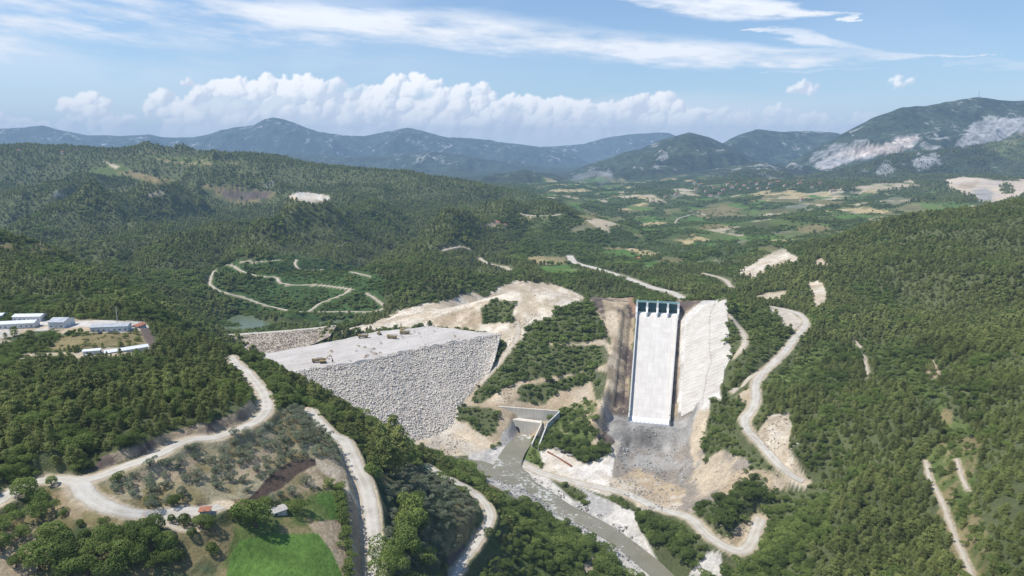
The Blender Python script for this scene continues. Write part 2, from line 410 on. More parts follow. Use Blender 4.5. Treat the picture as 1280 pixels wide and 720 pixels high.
carve([(S1.x-rt.x*k+ax.x*j_, S1.y-rt.y*k+ax.y*j_, z_) for k, j_, z_ in ((27, -10, 57), (27, 8, 54), (29, 22, 50), (34, 40, 45))], 5, 12)
# plunge pit below the lip
pit = [at_z(805, 560, 37), at_z(822, 582, 35)]
carve(pit, 13, 20)
toe_ = [(S1.x+rt.x*k+ax.x*7, S1.y+rt.y*k+ax.y*12, 52.5) for k in (-24, 0, 24)]
carve(toe_, 9, 9)
RIVER = [(0,0,0),(905,800,23),(850,742,24.5),(826,716,26),(795,690,27),(765,668,28),(735,651,28.5),(705,637,29),(680,618,30),(655,603,31),(635,586,32),(640,568,33),(650,553,34),(655,543,34.5)]
river_pts = [at_z(*p) for p in RIVER[1:]]
river_line = smooth_line(river_pts, 8)
RW = [8,8,8,8,8,9,12,16,21,17,14,13,13]
def river_half(i): k = i/8; a = int(min(k, len(RW)-2)); return .5*(RW[a]+(RW[a+1]-RW[a])*(k-a))*1.0
carve([(p[0], p[1], p[2]-1.2) for p in river_line], 4.5, 10)
side = [at_z(*p) for p in [(562,574,33.2),(585,580,32.6),(615,590,31.8),(640,600,31)]]
carve([(p[0], p[1], p[2]-.9) for p in side], 7, 9)
# upstream pond held behind the cofferdam
pond = smooth_line([at_z(*p) for p in [(300,398,70),(318,405,70),(345,408,70),(385,407,70),(430,403,70)]], 6)
carve([(p[0], p[1], 68.5) for p in pond], 9, 16)
carve([(p[0], p[1], 68.5) for p in [at_z(308,394,70), at_z(300,404,70)]], 14, 14)

# ---------------------------------------------------------------- rockfill dam solid (its own mesh), ground pressed below it
CR = 100.0
D_TOP = [at_z(348,472,CR-.5), at_z(392,461,CR), at_z(440,456,CR-.8), at_z(480,446,CR), at_z(515,438,CR-.5), at_z(560,430,CR), at_z(600,423,CR), at_z(626,418,CR+1)]
D_BACK = [at_z(288,450,CR+.2), at_z(352,438,CR), at_z(412,428,CR), at_z(475,414,CR+1), at_z(540,408,CR+3)]
D_TOE = [at_z(372,520,78), at_z(435,550,55), at_z(500,561,41), at_z(535,546,42), at_z(572,512,54), at_z(600,480,66), at_z(616,448,85)]
dam_zone = [(p[0], p[1]) for p in D_BACK]+[(p[0], p[1]) for p in D_TOP[::-1]]
sl = window(-420, 20, 520, 860)
ins = inside(dam_zone, XG[sl], YG[sl]); ed = edge_dist(dam_zone, XG[sl], YG[sl])
kk = np.where(ins, 1-0*ed, 1-sstep(0, 10, ed))
Z[sl] = np.where(kk > 0, np.minimum(Z[sl], CR-3+(Z[sl]-CR+3)*(1-kk)), Z[sl])
face_zone = [(p[0], p[1]) for p in D_TOP]+[(p[0], p[1]) for p in D_TOE[::-1]]
def face_z(x, y):
    """plane-ish face through crest and toe"""
    num = 0; den = 0
    for q in D_TOP+D_TOE:
        w_ = 1/((x-q[0])**2+(y-q[1])**2+30)**1.6; num = num+w_*q[2]; den = den+w_
    return num/den
ins = inside(face_zone, XG[sl], YG[sl])
Z[sl] = np.where(ins, np.minimum(Z[sl], face_z(XG[sl], YG[sl])-7), Z[sl])
project()

# ---------------------------------------------------------------- ground cover painting
BASE = dict(
 floor=(.105,.118,.052), grass=(.115,.150,.045), lawn=(.100,.180,.038), dry=(.23,.19,.095), soil=(.40,.315,.21), bare=(.52,.43,.31), dust=(.60,.53,.43),
 pale=(.62,.58,.52), rock=(.37,.35,.32), wet=(.26,.225,.185), brown=(.085,.062,.048), bank=(.135,.105,.09), red=(.33,.20,.135), wheat=(.50,.39,.21), scrub=(.075,.095,.045),
 orchard=(.35,.31,.20), crag=(.31,.305,.30), quarry=(.52,.44,.38), terrace=(.055,.095,.03))
CG = np.zeros(Z.shape+(3,)); CG[:] = BASE['floor']
DEN = 1-.35*sstep(.25, .5, fbm(XG, YG, 34, 3, 55)+.4*fbm(XG, YG, 11, 2, 56))           # tree cover
HGT = np.ones(Z.shape)           # relative height of what grows
n_a = fbm(XG, YG, 22, 4, 41); n_b = fbm(XG, YG, 7, 3, 43); n_c = fbm(XG, YG, 130, 4, 47)
farq = sstep(2200, 3600, YG)
n_a = n_a*(1-farq)+fbm(XG, YG*.25+Z*2.6, 210, 4, 48)*farq*1.2; n_b = n_b*(1-farq)+fbm(XG, YG*.25+Z*2.6, 70, 4, 49)*farq*1.1
mott = (1+.35*n_a[..., None])
CG *= mott
# far forest is its own colour: crowns merge
far = sstep(2600, 4200, YG)[..., None]
ff = np.array((.046,.062,.036))*(1+.5*n_c[..., None]+.3*fbm(XG, YG, 45, 3, 77)[..., None])
CG = CG*(1-far)+ff*far
def paint(col, poly, den=0.0, soft=1.6, rag=3.0, y0=100, y1=20000, hgt=None, amount=1.0, col2=None):
    xs = [p[0] for p in poly]; ys = [p[1] for p in poly]
    m = (PXG > min(xs)-8) & (PXG < max(xs)+8) & (PYG > min(ys)-8) & (PYG < max(ys)+8) & (YG > y0) & (YG < y1) & (VIS > -.02)
    ii, jj = np.nonzero(m)
    if len(ii) == 0: return
    a = n_a[ii, jj]; b = n_b[ii, jj]
    qx = PXG[ii, jj]+rag*(a+b)*1.6; qy = PYG[ii, jj]+rag*.6*(b-a)*1.6
    ins = inside(poly, qx, qy); d = edge_dist(poly, qx, qy)
    k = np.clip(np.where(ins, .5+d/soft, .5-d/soft), 0, 1)*amount
    c = np.array(BASE[col] if isinstance(col, str) else col)[None]
    if col2 is not None:
        c2 = np.array(BASE[col2])[None]; q = sstep(-.25, .3, n_a[ii, jj]+.5*n_b[ii, jj])[:, None]; c = c*(1-q)+c2*q
    c = c*(1+.18*a[:, None]+.22*b[:, None])
    CG[ii, jj] = CG[ii, jj]*(1-k[:, None])+c*k[:, None]
    DEN[ii, jj] = DEN[ii, jj]*(1-k)+den*k
    if hgt is not None: HGT[ii, jj] = HGT[ii, jj]*(1-k)+hgt*k
PAINT = [
 # --- left foreground
 ('dry', [(-200,650),(-60,650),(0,632),(40,612),(95,612),(120,642),(180,655),(270,652),(330,655),(310,690),(275,735),(-200,800)], dict(col2='scrub', soft=4)),
 ('soil', [(60,610),(95,612),(125,640),(165,652),(120,662),(80,640),(60,640)], dict(col2='dry', rag=6)),
 ('soil', [(0,670),(40,655),(60,690),(20,735),(-50,735)], dict(col2='dry', rag=6)),
 ('orchard', [(118,603),(150,592),(235,559),(330,527),(350,512),(376,506),(412,545),(438,575),(440,600),(395,575),(370,577),(340,600),(310,622),(180,643),(132,628)], dict(col2='dry')),
 ('soil', [(300,575),(330,560),(345,570),(310,600),(270,610)], dict(col2='orchard', rag=5)),
 ('soil', [(140,610),(180,590),(240,570),(250,590),(200,610),(160,622)], dict(col2='orchard', rag=6)),
 ('red', [(228,635),(290,626),(320,620),(330,627),(300,637),(240,642)], dict(col2='bank')),
 ('bank', [(104,593),(150,579),(200,562),(250,547),(312,527),(324,510),(314,500),(290,518),(240,532),(200,544),(165,560),(130,570)], dict(rag=1.5, col2='soil')),
 ('dry', [(335,612),(350,592),(395,570),(438,572),(458,598),(440,612),(388,618),(330,634)], dict(rag=1, den=.04, col2='soil')),
 ('brown', [(303,628),(322,612),(340,590),(365,577),(397,573),(398,580),(372,592),(350,612),(325,626)], dict(rag=1)),
 ('bare', [(395,573),(428,588),(424,600),(405,592),(396,582)], dict(rag=1)),
 ('grass', [(300,640),(350,625),(388,612),(436,606),(442,640),(445,725),(270,725)], dict(col2='dry', soft=3)),
 ('lawn', [(380,640),(386,620),(418,612),(434,636),(424,648),(395,652)], dict(rag=1.5, col2='grass')),
 ('soil', [(386,656),(422,648),(436,690),(440,725),(428,722),(412,690),(395,668)], dict(rag=1.5)),
 ('lawn', [(281,735),(288,695),(300,675),(345,668),(398,667),(415,690),(428,718),(436,760),(280,760)], dict(rag=.6, soft=1)),
 ('soil', [(430,600),(452,596),(492,740),(440,740)], dict(rag=1.5, col2='bare')),
 ('scrub', [(466,590),(500,572),(535,590),(580,615),(602,640),(585,678),(548,712),(535,735),(492,735),(478,660)], dict(col2='dry', den=0)),
 ('bank', [(555,700),(580,680),(590,690),(566,716)], dict(rag=1)),
 ('grass', [(520,573),(560,590),(630,625),(680,655),(720,690),(700,740),(600,740),(612,660),(622,645),(600,620),(540,585)], dict(den=.9, col2='floor', hgt=.8)),
 ('dry', [(600,600),(625,610),(655,628),(640,632),(600,612)], dict(rag=2, den=.1, col2='grass')),
 ('bare', [(722,720),(738,690),(750,692),(742,720)], dict(rag=1)),
 # --- camp shelf
 ('pale', [(-20,432),(40,424),(90,415),(160,417),(186,412),(184,402),(80,398),(-20,405)], dict(rag=1, col2='soil')),
 ('scrub', [(0,424),(40,414),(80,412),(60,420),(20,428)], dict(rag=1, den=.2, hgt=.6)),
 ('dry', [(80,420),(186,414),(190,430),(100,436),(60,436)], dict(rag=2, den=.15, hgt=.5)),
 ('bare', [(20,450),(100,447),(190,444),(192,432),(110,436),(100,440),(30,442)], dict(rag=1)),
 ('bank', [(174,410),(186,410),(198,430),(188,434)], dict(rag=1)),
 # --- behind the camp, loops hill
 ('terrace', [(262,345),(290,325),(370,318),(450,330),(480,345),(480,390),(430,400),(380,402),(330,395),(280,380)], dict(den=.75, hgt=.4, soft=4, y0=800, y1=1400)),
 # --- left abutment, upstream
 ('bare', [(420,418),(440,408),(470,402),(500,388),(530,380),(560,376),(590,364),(606,373),(625,358),(645,351),(680,354),(705,358),(730,370),(728,378),(700,385),(690,395),(672,402),(660,412),(652,425),(640,440),(628,425),(600,417),(560,412),(500,408),(450,414)], dict(col2='dust', y0=640, rag=2)),
 ('soil', [(540,400),(600,378),(603,400),(598,415),(550,410)], dict(col2='bare', y0=640)),
 ('floor', [(601,385),(612,377),(632,375),(641,378),(643,402),(602,406)], dict(den=.9, hgt=.5, rag=1)),
 ('floor', [(655,412),(668,402),(700,395),(742,366),(751,370),(750,425),(700,428),(672,425)], dict(den=1, hgt=.6, rag=1)),
 ('bare', [(560,520),(600,480),(610,465),(630,445),(645,430),(660,425),(700,430),(755,425),(770,440),(770,530),(740,560),(700,540),(650,550),(600,560)], dict(col2='soil', rag=2)),
 ('floor', [(588,500),(600,484),(625,455),(650,425),(665,420),(690,432),(755,432),(768,452),(740,462),(700,470),(650,476),(620,492),(600,505)], dict(den=1, hgt=.6, rag=1.5)),
 ('floor', [(640,500),(650,482),(700,476),(735,462),(760,465),(765,500),(745,500),(740,478),(700,490),(680,505)], dict(den=.95, hgt=.55, rag=1.5)),
 ('soil', [(610,500),(640,480),(650,496),(636,506)], dict(rag=1, col2='bare')),
 ('grass', [(680,535),(700,510),(740,500),(757,505),(750,540),(735,556),(700,552)], dict(den=.55, hgt=.5, col2='soil', rag=3)),
 ('floor', [(556,520),(558,505),(600,508),(625,512),(622,540),(600,545),(585,528)], dict(den=.95, hgt=.55, rag=1.5)),
 ('floor', [(545,488),(575,470),(605,452),(607,460),(580,482),(560,494)], dict(den=.8, hgt=.5, rag=1)),
 ('grass', [(652,572),(658,555),(690,570),(722,590),(700,592),(670,585)], dict(den=.7, hgt=.5, rag=1)),
 ('dust', [(556,520),(540,500),(530,520),(500,556),(520,568),(560,572),(600,568),(620,556),(590,535)], dict(col2='bare', rag=1)),
 ('rock', [(625,545),(640,528),(648,520),(652,532),(640,552),(628,560)], dict(rag=1)),
 # --- river flats
 ('pale', [(585,568),(640,555),(655,575),(720,605),(790,640),(810,680),(830,725),(790,725),(700,650),(650,625),(590,592)], dict(col2='rock', rag=2)),
 ('dust', [(675,562),(700,562),(730,580),(760,570),(765,545),(785,528),(800,540),(790,600),(760,620),(720,606),(680,590)], dict(col2='pale', rag=1)),
 ('floor', [(688,600),(700,597),(730,615),(735,632),(715,625)], dict(den=.9, hgt=.5, rag=1)),
 # --- spillway surroundings
 ('bank', [(735,372),(795,372),(795,400),(790,460),(783,530),(760,560),(745,560),(755,500),(768,440),(752,400)], dict(col2='soil', rag=2)),
 ('soil', [(752,375),(770,378),(776,430),(768,500),(752,545),(744,545),(757,480),(764,430)], dict(rag=1, col2='bare')),
 ('red', [(785,372),(796,372),(794,395),(788,385)], dict(rag=.5)),
 ('rock', [(786,532),(840,534),(846,514),(880,512),(900,505),(885,545),(875,600),(850,640),(800,640),(765,605),(770,570)], dict(col2='wet', rag=2)),
 ('bare', [(870,512),(890,510),(880,560),(868,585),(862,550)], dict(rag=1.5)),
 ('bare', [(760,600),(790,590),(850,600),(875,580),(870,560),(895,560),(940,575),(938,600),(900,625),(870,640),(800,638),(770,618)], dict(col2='wet', rag=3)),
 ('dust', [(760,600),(800,585),(830,600),(860,610),(850,635),(800,635)], dict(col2='soil', rag=3)),
 ('soil', [(842,376),(878,376),(862,390),(853,400),(848,515),(840,530),(838,515),(842,460)], dict(rag=1, col2='bank')),
 ('pale', [(862,388),(878,376),(897,375),(898,440),(903,500),(882,512),(847,515),(851,400)], dict(rag=.5, soft=1)),
 ('bare', [(895,640),(900,605),(920,590),(950,585),(990,600),(985,612),(950,610)], dict(den=.1, col2='soil', rag=3)),
 ('bare', [(945,540),(960,520),(985,516),(990,530),(985,560),(1004,590),(1010,610),(990,605),(965,575)], dict(col2='dust', rag=1.5)),
 ('bare', [(920,495),(945,480),(943,510),(925,500)], dict(col2='soil', rag=1)),
 ('dust', [(945,395),(960,385),(985,388),(1005,402),(990,415),(965,408)], dict(col2='bare', rag=1)),
 ('bare', [(915,346),(932,334),(955,320),(978,309),(998,322),(1003,332),(985,332),(965,336),(945,347)], dict(col2='dust', rag=3, y0=600)),
 ('bare', [(1012,330),(1025,322),(1040,332),(1030,338)], dict(rag=1)),
 ('bare', [(1008,355),(1025,348),(1035,365),(1030,380),(1018,385),(1015,368)], dict(rag=2, col2='dust')),
 ('bare', [(940,372),(965,366),(985,364),(975,376),(950,378)], dict(rag=2)),
 ('floor', [(905,378),(945,378),(975,400),(985,415),(965,440),(940,460),(920,478),(905,480),(903,440),(898,400)], dict(den=1, hgt=.6, rag=2)),
 ('floor', [(880,560),(890,500),(915,498),(940,515),(930,540),(900,560),(880,580)], dict(den=1, hgt=.6, rag=2)),
 ('floor', [(868,635),(900,625),(950,590),(960,600),(962,640),(940,645),(905,668),(885,650)], dict(den=1, hgt=.7, rag=2)),
 ('soil', [(905,675),(925,655),(948,640),(952,655),(935,672),(920,682)], dict(rag=1)),
 ('pale', [(860,720),(885,690),(900,690),(905,720)], dict(col2='rock', rag=1)),
 # --- right slope clearings
 ('grass', [(1085,430),(1130,425),(1180,440),(1170,470),(1190,520),(1230,545),(1200,560),(1150,500),(1100,470)], dict(den=.8, hgt=.6, col2='scrub', rag=5)),
 ('grass', [(1150,560),(1230,540),(1215,620),(1260,720),(1200,720),(1170,620)], dict(den=.68, hgt=.6, col2='dry', rag=5)),
 ('grass', [(960,480),(1020,430),(1050,430),(1010,470),(980,500)], dict(den=.7, hgt=.5, rag=4)),
 ('soil', [(1150,455),(1170,450),(1175,470),(1160,475)], dict(rag=3, den=.2)),
 ('dry', [(1178,510),(1192,515),(1190,535),(1176,525)], dict(rag=3, den=.1)),
 # --- far valley
 ('wheat', [(653,324),(668,320),(706,321),(708,330),(670,331)], dict(rag=.6)),
 ('lawn', [(668,333),(708,331),(722,338),(718,344),(680,342)], dict(rag=.6)),
 ('lawn', [(800,338),(830,330),(820,325),(805,328)], dict(rag=1)),
 ('dry', [(822,327),(830,320),(860,324),(845,333)], dict(rag=1)),
 ('wheat', [(948,250),(960,242),(990,240),(1000,250),(1010,252),(1028,252),(1022,257),(990,254),(960,253)], dict(rag=1)),
 ('pale', [(980,258),(1010,255),(1008,262),(985,261)], dict(rag=.6)),
 ('wheat', [(1108,262),(1140,254),(1178,256),(1180,266),(1140,268)], dict(rag=1)),
 ('wheat', [(932,268),(960,262),(1000,260),(990,268)], dict(rag=1, col2='dry')),
 ('dry', [(912,283),(940,275),(975,273),(985,280),(950,286)], dict(rag=2, col2='grass')),
 ('wheat', [(1050,258),(1080,262),(1078,268),(1060,266)], dict(rag=1)),
 ('wheat', [(742,276),(775,270),(782,274),(755,281)], dict(rag=1)),
 ('bare', [(710,286),(735,278),(755,280),(740,286),(715,290)], dict(rag=2)),
 ('wheat', [(720,270),(735,268),(748,272),(735,275)], dict(rag=1)),
 ('wheat', [(828,262),(848,260),(852,264),(835,266)], dict(rag=1)),
 ('dry', [(945,310),(965,306),(975,312),(955,318)], dict(rag=1)),
 ('grass', [(860,330),(930,300),(945,312),(900,330)], dict(rag=3, den=.3, col2='scrub')),
 ('grass', [(800,240),(900,232),(940,245),(900,262),(830,258)], dict(rag=3, den=.5, col2='scrub', amount=.6)),
 ('dust', [(895,244),(905,250),(898,251),(890,246)], dict(rag=.5)),
 ('bare', [(910,288),(917,286),(920,296),(912,298)], dict(rag=.5)),
 ('bare', [(1060,234),(1140,226),(1150,232),(1090,240)], dict(rag=2, col2='grass', y1=5200)),
 # --- left ridge meadows and workings
 ('grass', [(105,214),(150,204),(170,216),(220,226),(215,232),(150,222)], dict(rag=2, den=.05)),
 ('dry', [(145,216),(165,213),(192,220),(218,226),(200,230),(165,222)], dict(rag=1, den=.05)),
 ('grass', [(180,196),(230,196),(300,203),(295,208),(220,206)], dict(rag=3, den=.3, col2='dry')),
 ('bare', [(127,201),(150,208),(145,211)], dict(rag=.6)),
 ('dry', [(245,232),(300,235),(345,240),(340,250),(305,258),(270,248)], dict(rag=3, den=.1, col2='scrub')),
 ('bank', [(270,237),(300,240),(340,240),(330,248),(290,250)], dict(rag=3, den=.1)),
 ('pale', [(358,246),(372,240),(400,242),(414,246),(408,252),(390,254),(370,250)], dict(rag=1, col2='bare')),
 ('crag', [(330,229),(336,225),(344,226),(341,234),(333,236)], dict(rag=.6, amount=.45)),
 ('pale', [(66,245),(71,238),(74,241),(86,246)], dict(rag=.3, amount=.6)),
 ('bare', [(180,243),(200,239),(205,242),(190,245)], dict(rag=1)),
 ('dry', [(-50,305),(40,303),(75,310),(60,318),(0,312),(-50,312)], dict(rag=3, den=.25, col2='grass')),
 ('soil', [(600,283),(618,276),(630,280),(625,286)], dict(rag=2, den=.2)),
 # --- quarries and crags on the far slopes
 ('quarry', [(1018,207),(1030,198),(1060,184),(1100,182),(1130,170),(1152,168),(1148,180),(1120,190),(1095,196),(1060,204),(1030,212)], dict(rag=3, soft=2, y0=3000, col2='crag')),
 ('quarry', [(1055,190),(1095,184),(1125,172),(1150,169),(1140,180),(1105,190),(1070,198)], dict(rag=2, y0=3000)),
 ('crag', [(1010,205),(1018,190),(1040,180),(1080,173),(1095,176),(1060,184),(1030,196)], dict(rag=5, amount=.6, y0=3000)),
 ('crag', [(1196,180),(1205,165),(1222,152),(1260,147),(1300,143),(1300,160),(1270,168),(1230,182),(1205,185)], dict(rag=4, y0=3000)),
 ('grass', [(1225,185),(1260,172),(1300,162),(1300,205),(1260,200)], dict(rag=2, amount=.6, col2='dry', y0=3000)),
 ('crag', [(1140,205),(1155,193),(1175,192),(1175,203),(1155,212)], dict(rag=5, y0=3000, amount=.8)),
 ('crag', [(1095,215),(1110,200),(1120,215),(1105,222)], dict(rag=4, y0=3000, amount=.6)),
 ('quarry', [(1182,226),(1205,221),(1240,226),(1300,224),(1300,242),(1260,248),(1240,256),(1215,246),(1192,238)], dict(rag=2, soft=2, y0=1500, col2='bare')),
 ('crag', [(745,218),(762,214),(770,224),(755,234),(746,230)], dict(rag=4, y0=3000, amount=.7)),
 ('crag', [(712,222),(740,212),(748,216),(725,228)], dict(rag=4, y0=3000, amount=.4)),

 ('wheat', [(1040,262),(1080,257),(1100,262),(1070,270)], dict(rag=1)), ('bare', [(960,291),(990,287),(1010,292),(985,298)], dict(rag=1.5)),
 ('wheat', [(880,257),(910,252),(925,257),(900,263)], dict(rag=1)), ('dry', [(820,300),(850,292),(870,298),(840,306)], dict(rag=1.5, col2='grass')), ('pale', [(1015,246),(1045,241),(1060,246),(1035,250)], dict(rag=1)),
 ('wheat', [(770,262),(800,258),(812,263),(785,267)], dict(rag=1)), ('bare', [(1090,252),(1120,246),(1150,249),(1120,256)], dict(rag=1.5)), ('dry', [(700,252),(725,249),(735,253),(712,257)], dict(rag=1)),
 ('bare', [(920,300),(928,290),(935,300),(928,308)], dict(rag=1)), ('dust', [(835,244),(850,241),(858,245),(843,248)], dict(rag=1)),
 ('crag', [(1216,238),(1232,234),(1243,240),(1240,250),(1224,252)], dict(rag=3, y0=1500, amount=.8)),
 ('soil', [(1200,230),(1225,227),(1215,236),(1198,236)], dict(rag=3, y0=1500, amount=.8)),
 ('floor', [(1250,232),(1262,230),(1268,240),(1255,243)], dict(rag=3, y0=1500, den=.8, amount=.8)),
]
for col, poly, kw in PAINT: paint(col, poly, **kw)
# verge dust beside every road, no trees on it
sl = window(40, 330, 480, 900); DEN[sl] *= 1-sstep(.3, .7, on*np.where(lat < 0, 1-sstep(lo+24, lo+32, -lat), 1-sstep(lo+46, lo+51, lat)))
for name, w, pts, kind in road_lines:
    xs = [p[0] for p in pts]; ys = [p[1] for p in pts]; m = w*.5+12
    sl = window(min(xs)-m, max(xs)+m, min(ys)-m, max(ys)+m)
    d, _ = dist_line(pts, sl); big = 1 if w > 4.5 else .55
    k = 1-sstep(w*.5+.3*big, w*.5+2.6*big, d+1.6*n_b[sl]*big)
    CG[sl] = CG[sl]*(1-k[..., None])+np.array(BASE['bare'])*k[..., None]*(1+.2*n_b[sl][..., None])
    q_ = 4.0 if pts[0][1] > 900 else 0
    DEN[sl] *= sstep(w*.5+1.0+q_, w*.5+3.5+q_, d)
    if w > 3.3:
        sh_ = [(p[0]*(1-6.5/p[1]), p[1]-6.5, 0) for p in pts]; sl = window(min(xs)-m, max(xs)+m, min(ys)-m-8, max(ys)+m); d, _ = dist_line(sh_, sl)
        DEN[sl] *= .12+.88*sstep(w*.5+1, w*.5+4, d); HGT[sl] *= .55+.45*sstep(w*.5+4, w*.5+12, d)
# water takes no trees
for ln, h_ in ((river_line, 12), (side, 12), (pond, 17)):
    xs = [p[0] for p in ln]; ys = [p[1] for p in ln]
    sl = window(min(xs)-30, max(xs)+30, min(ys)-30, max(ys)+30); d, _ = dist_line(ln, sl)
    DEN[sl] *= sstep(h_, h_+4, d)
sl = window(70, 190, 500, 625); d, _ = dist_line([(S1.x-rt.x*26+ax.x*16, S1.y-rt.y*26+ax.y*16, 0), (S1.x+rt.x*26+ax.x*16, S1.y+rt.y*26+ax.y*16, 0)], sl); DEN[sl] *= sstep(17, 20, d); q = 1-sstep(14, 20, d); CG[sl] = CG[sl]*(1-q[..., None])+np.array(BASE['rock'])*(.8+.5*n_b[sl][..., None])*q[..., None]
for zn in (dam_zone, face_zone):
    sl = window(-440, 40, 500, 880)
    DEN[sl] = np.where(inside(zn, XG[sl], YG[sl]), 0, DEN[sl])
# relief of crags and quarry benches
cg_ = np.clip(1-np.abs(CG-np.array(BASE['crag'])).sum(-1)*3.0, 0, 1)*sstep(3000, 3600, YG)
Z = Z+cg_*(ridged(XG, YG, 190, 4, 88)-.4)*30
# steep rock on the far mountains
gy, gx = np.gradient(Z); slope = np.hypot(gy/np.gradient(YG, axis=0), gx/(YG*(us[1]-us[0])))
MT = sstep(3300, 4300, YG)*sstep(105, 170, Z)
# patchwork of plots, groves and clearings on the valley floor
flat = (1-sstep(120, 150, Z))*sstep(1150, 1600, YG)*(1-sstep(4600, 5600, YG))*sstep(-.02, .06, UG)
ci = vnoise(np.floor((XG*.8+YG*.3)/70)*1.37, np.floor((YG*.8-XG*.3)/110)*1.71, 5)
pal = np.array([BASE['wheat'], BASE['dry'], BASE['grass'], BASE['lawn'], BASE['bare']])
ct = _hash(np.floor((XG*.8+YG*.3)/70), np.floor((YG*.8-XG*.3)/110), 13)
vg = flat[..., None]*.75; CG = CG*(1-vg)+(np.array((.060,.090,.032))*(1+.5*n_a+.4*n_c)[..., None])*vg; HGT = HGT*(1-.42*flat); DEN = DEN*(1-flat*.55*sstep(-.2, .2, n_c+.6*n_a))
pm = sstep(.07, .20, n_c+.25*n_a)*flat*.8
CG = CG*(1-pm[..., None])+pal[(ct*4.99).astype(int)]*pm[..., None]; DEN = DEN*(1-pm)
# ---------------------------------------------------------------- terrain sheet
def grid_mesh(name, Xa, Ya, Za, cols=None, alpha=None):
    h, w = Xa.shape; n = h*w
    idx = np.arange(n).reshape(h, w)
    q = np.stack([idx[:-1, :-1], idx[:-1, 1:], idx[1:, 1:], idx[1:, :-1]], -1).reshape(-1, 4)
    me = bpy.data.meshes.new(name); me.vertices.add(n)
    me.vertices.foreach_set('co', np.stack([Xa, Ya, Za], -1).astype(np.float32).ravel())
    me.loops.add(q.size); me.loops.foreach_set('vertex_index', q.ravel().astype(np.int32))
    me.polygons.add(len(q)); me.polygons.foreach_set('loop_start', np.arange(0, q.size, 4, dtype=np.int32))
    me.polygons.foreach_set('use_smooth', np.ones(len(q), bool))
    if cols is not None:
        a = me.attributes.new('cover', 'FLOAT_COLOR', 'POINT')
        a.data.foreach_set('color', np.concatenate([cols.reshape(-1, 3), (np.ones((n, 1)) if alpha is None else alpha.reshape(-1, 1))], 1).astype(np.float32).ravel())
    me.update(); return me
def struct(name, me, mat, kind='structure'):
    o = bpy.data.objects.new(name, me); COL.objects.link(o); o['kind'] = kind
    if mat: me.materials.append(mat)
    return o
def ground_mat(t, pos):
    a = t.node('ShaderNodeAttribute', attribute_name='cover').outputs['Color']
    n = t.noise(pos, .45, 6, .65); n2 = t.noise(pos, .035, 4, .6)
    pebble = t.voro(pos, .8, 'F1')
    f = t.m('ADD', t.m('MULTIPLY', t.m('SUBTRACT', n, .5), 1.3), t.m('MULTIPLY', t.m('SUBTRACT', n2, .5), .7))
    mt = t.node('ShaderNodeAttribute', attribute_name='cover').outputs['Alpha']
    r1 = t.noise(pos, .0085, 9, .68, .4); r2 = t.noise(pos, .0016, 4, .6); r3 = t.noise(pos, .02, 7, .7)
    q = t.m('ADD', t.m('MULTIPLY', r1, .75), t.m('MULTIPLY', r2, .45))
    c = t.mix(t.m('MULTIPLY', t.rng(q, .665, .72, 0, .75), mt), a, (.33, .32, .30))
    dk = t.m('MULTIPLY', mt, t.m('ADD', t.m('MULTIPLY', t.m('SUBTRACT', r3, .5), 3.4), t.m('MULTIPLY', t.m('SUBTRACT', r1, .5), 1.6)))  # dark mottling in the colour stands in for gully shading on far mountains
    c = t.mix(1.0, c, t.xyz(*[t.m('MAXIMUM', t.m('ADD', 1.0, dk), .25)]*3), 'MULTIPLY')
    sc = t.node('ShaderNodeVectorMath', operation='SCALE'); t.put(sc.inputs[0], c); t.put(sc.inputs[3], t.m('ADD', 1.0, f))
    return (sc.outputs[0], t.m('ADD', n, t.m('MULTIPLY', pebble, .15)), .9)
M_ground = surf('ground cover', ground_mat, .95, spec=.1)
struct('terrain', grid_mesh('terrain', XG, YG, Z, np.clip(CG, 0, 1), MT), M_ground)
# ---------------------------------------------------------------- foliage
def leaf_mat(name, c1, c2, c3, rough=.75):
    m = bpy.data.materials.new(name); m.use_nodes = True; t = NT(m.node_tree); t.n.clear()
    out = t.node('ShaderNodeOutputMaterial'); b = t.node('ShaderNodeBsdfPrincipled')
    b.inputs['Roughness'].default_value = rough; b.inputs['Specular IOR Level'].default_value = .12
    oi = t.node('ShaderNodeObjectInfo'); pos = t.node('ShaderNodeNewGeometry').outputs['Position']
    n = t.noise(oi.outputs['Location'], .012, 3, .6)
    f = t.m('ADD', t.m('MULTIPLY', oi.outputs['Random'], .75), t.m('MULTIPLY', t.m('SUBTRACT', n, .5), 1.7))
    c = t.ramp(t.m('ADD', f, .08), [(0, c1), (.5, c2), (1, c3)])
    fine = t.noise(pos, 1.3, 2, .5)
    c = t.mix(t.m('MULTIPLY', t.rng(fine, .35, .7), .35), c, c3)
    t.put(b.inputs['Base Color'], c)
    tr = t.node('ShaderNodeBsdfTranslucent'); t.put(tr.inputs[0], c)
    mx = t.node('ShaderNodeMixShader'); mx.inputs[0].default_value = .40
    t.l.new(b.outputs[0], mx.inputs[1]); t.l.new(tr.outputs[0], mx.inputs[2]); t.l.new(mx.outputs[0], out.inputs[0])
    return m
M_pine = leaf_mat('pine needles', (.115,.138,.044), (.240,.275,.084), (.355,.385,.130))
M_broad = leaf_mat('broad leaves', (.092,.135,.036), (.185,.250,.066), (.290,.360,.100))
M_shrub = leaf_mat('maquis leaves', (.098,.138,.040), (.190,.248,.070), (.290,.350,.105))
M_olive = leaf_mat('olive leaves', (.175,.200,.125), (.265,.295,.190), (.370,.400,.270))
M_bark = mottled('bark', (.07,.05,.035), (.16,.12,.09), 3, .95)
def raw_mesh(name, V, Fs, mats, mi=None):
    me = bpy.data.meshes.new(name); me.from_pydata([tuple(v) for v in V], [], [tuple(f) for f in Fs])
    for m in mats: me.materials.append(m)
    if mi is not None: me.polygons.foreach_set('material_index', mi)
    me.update(); return me
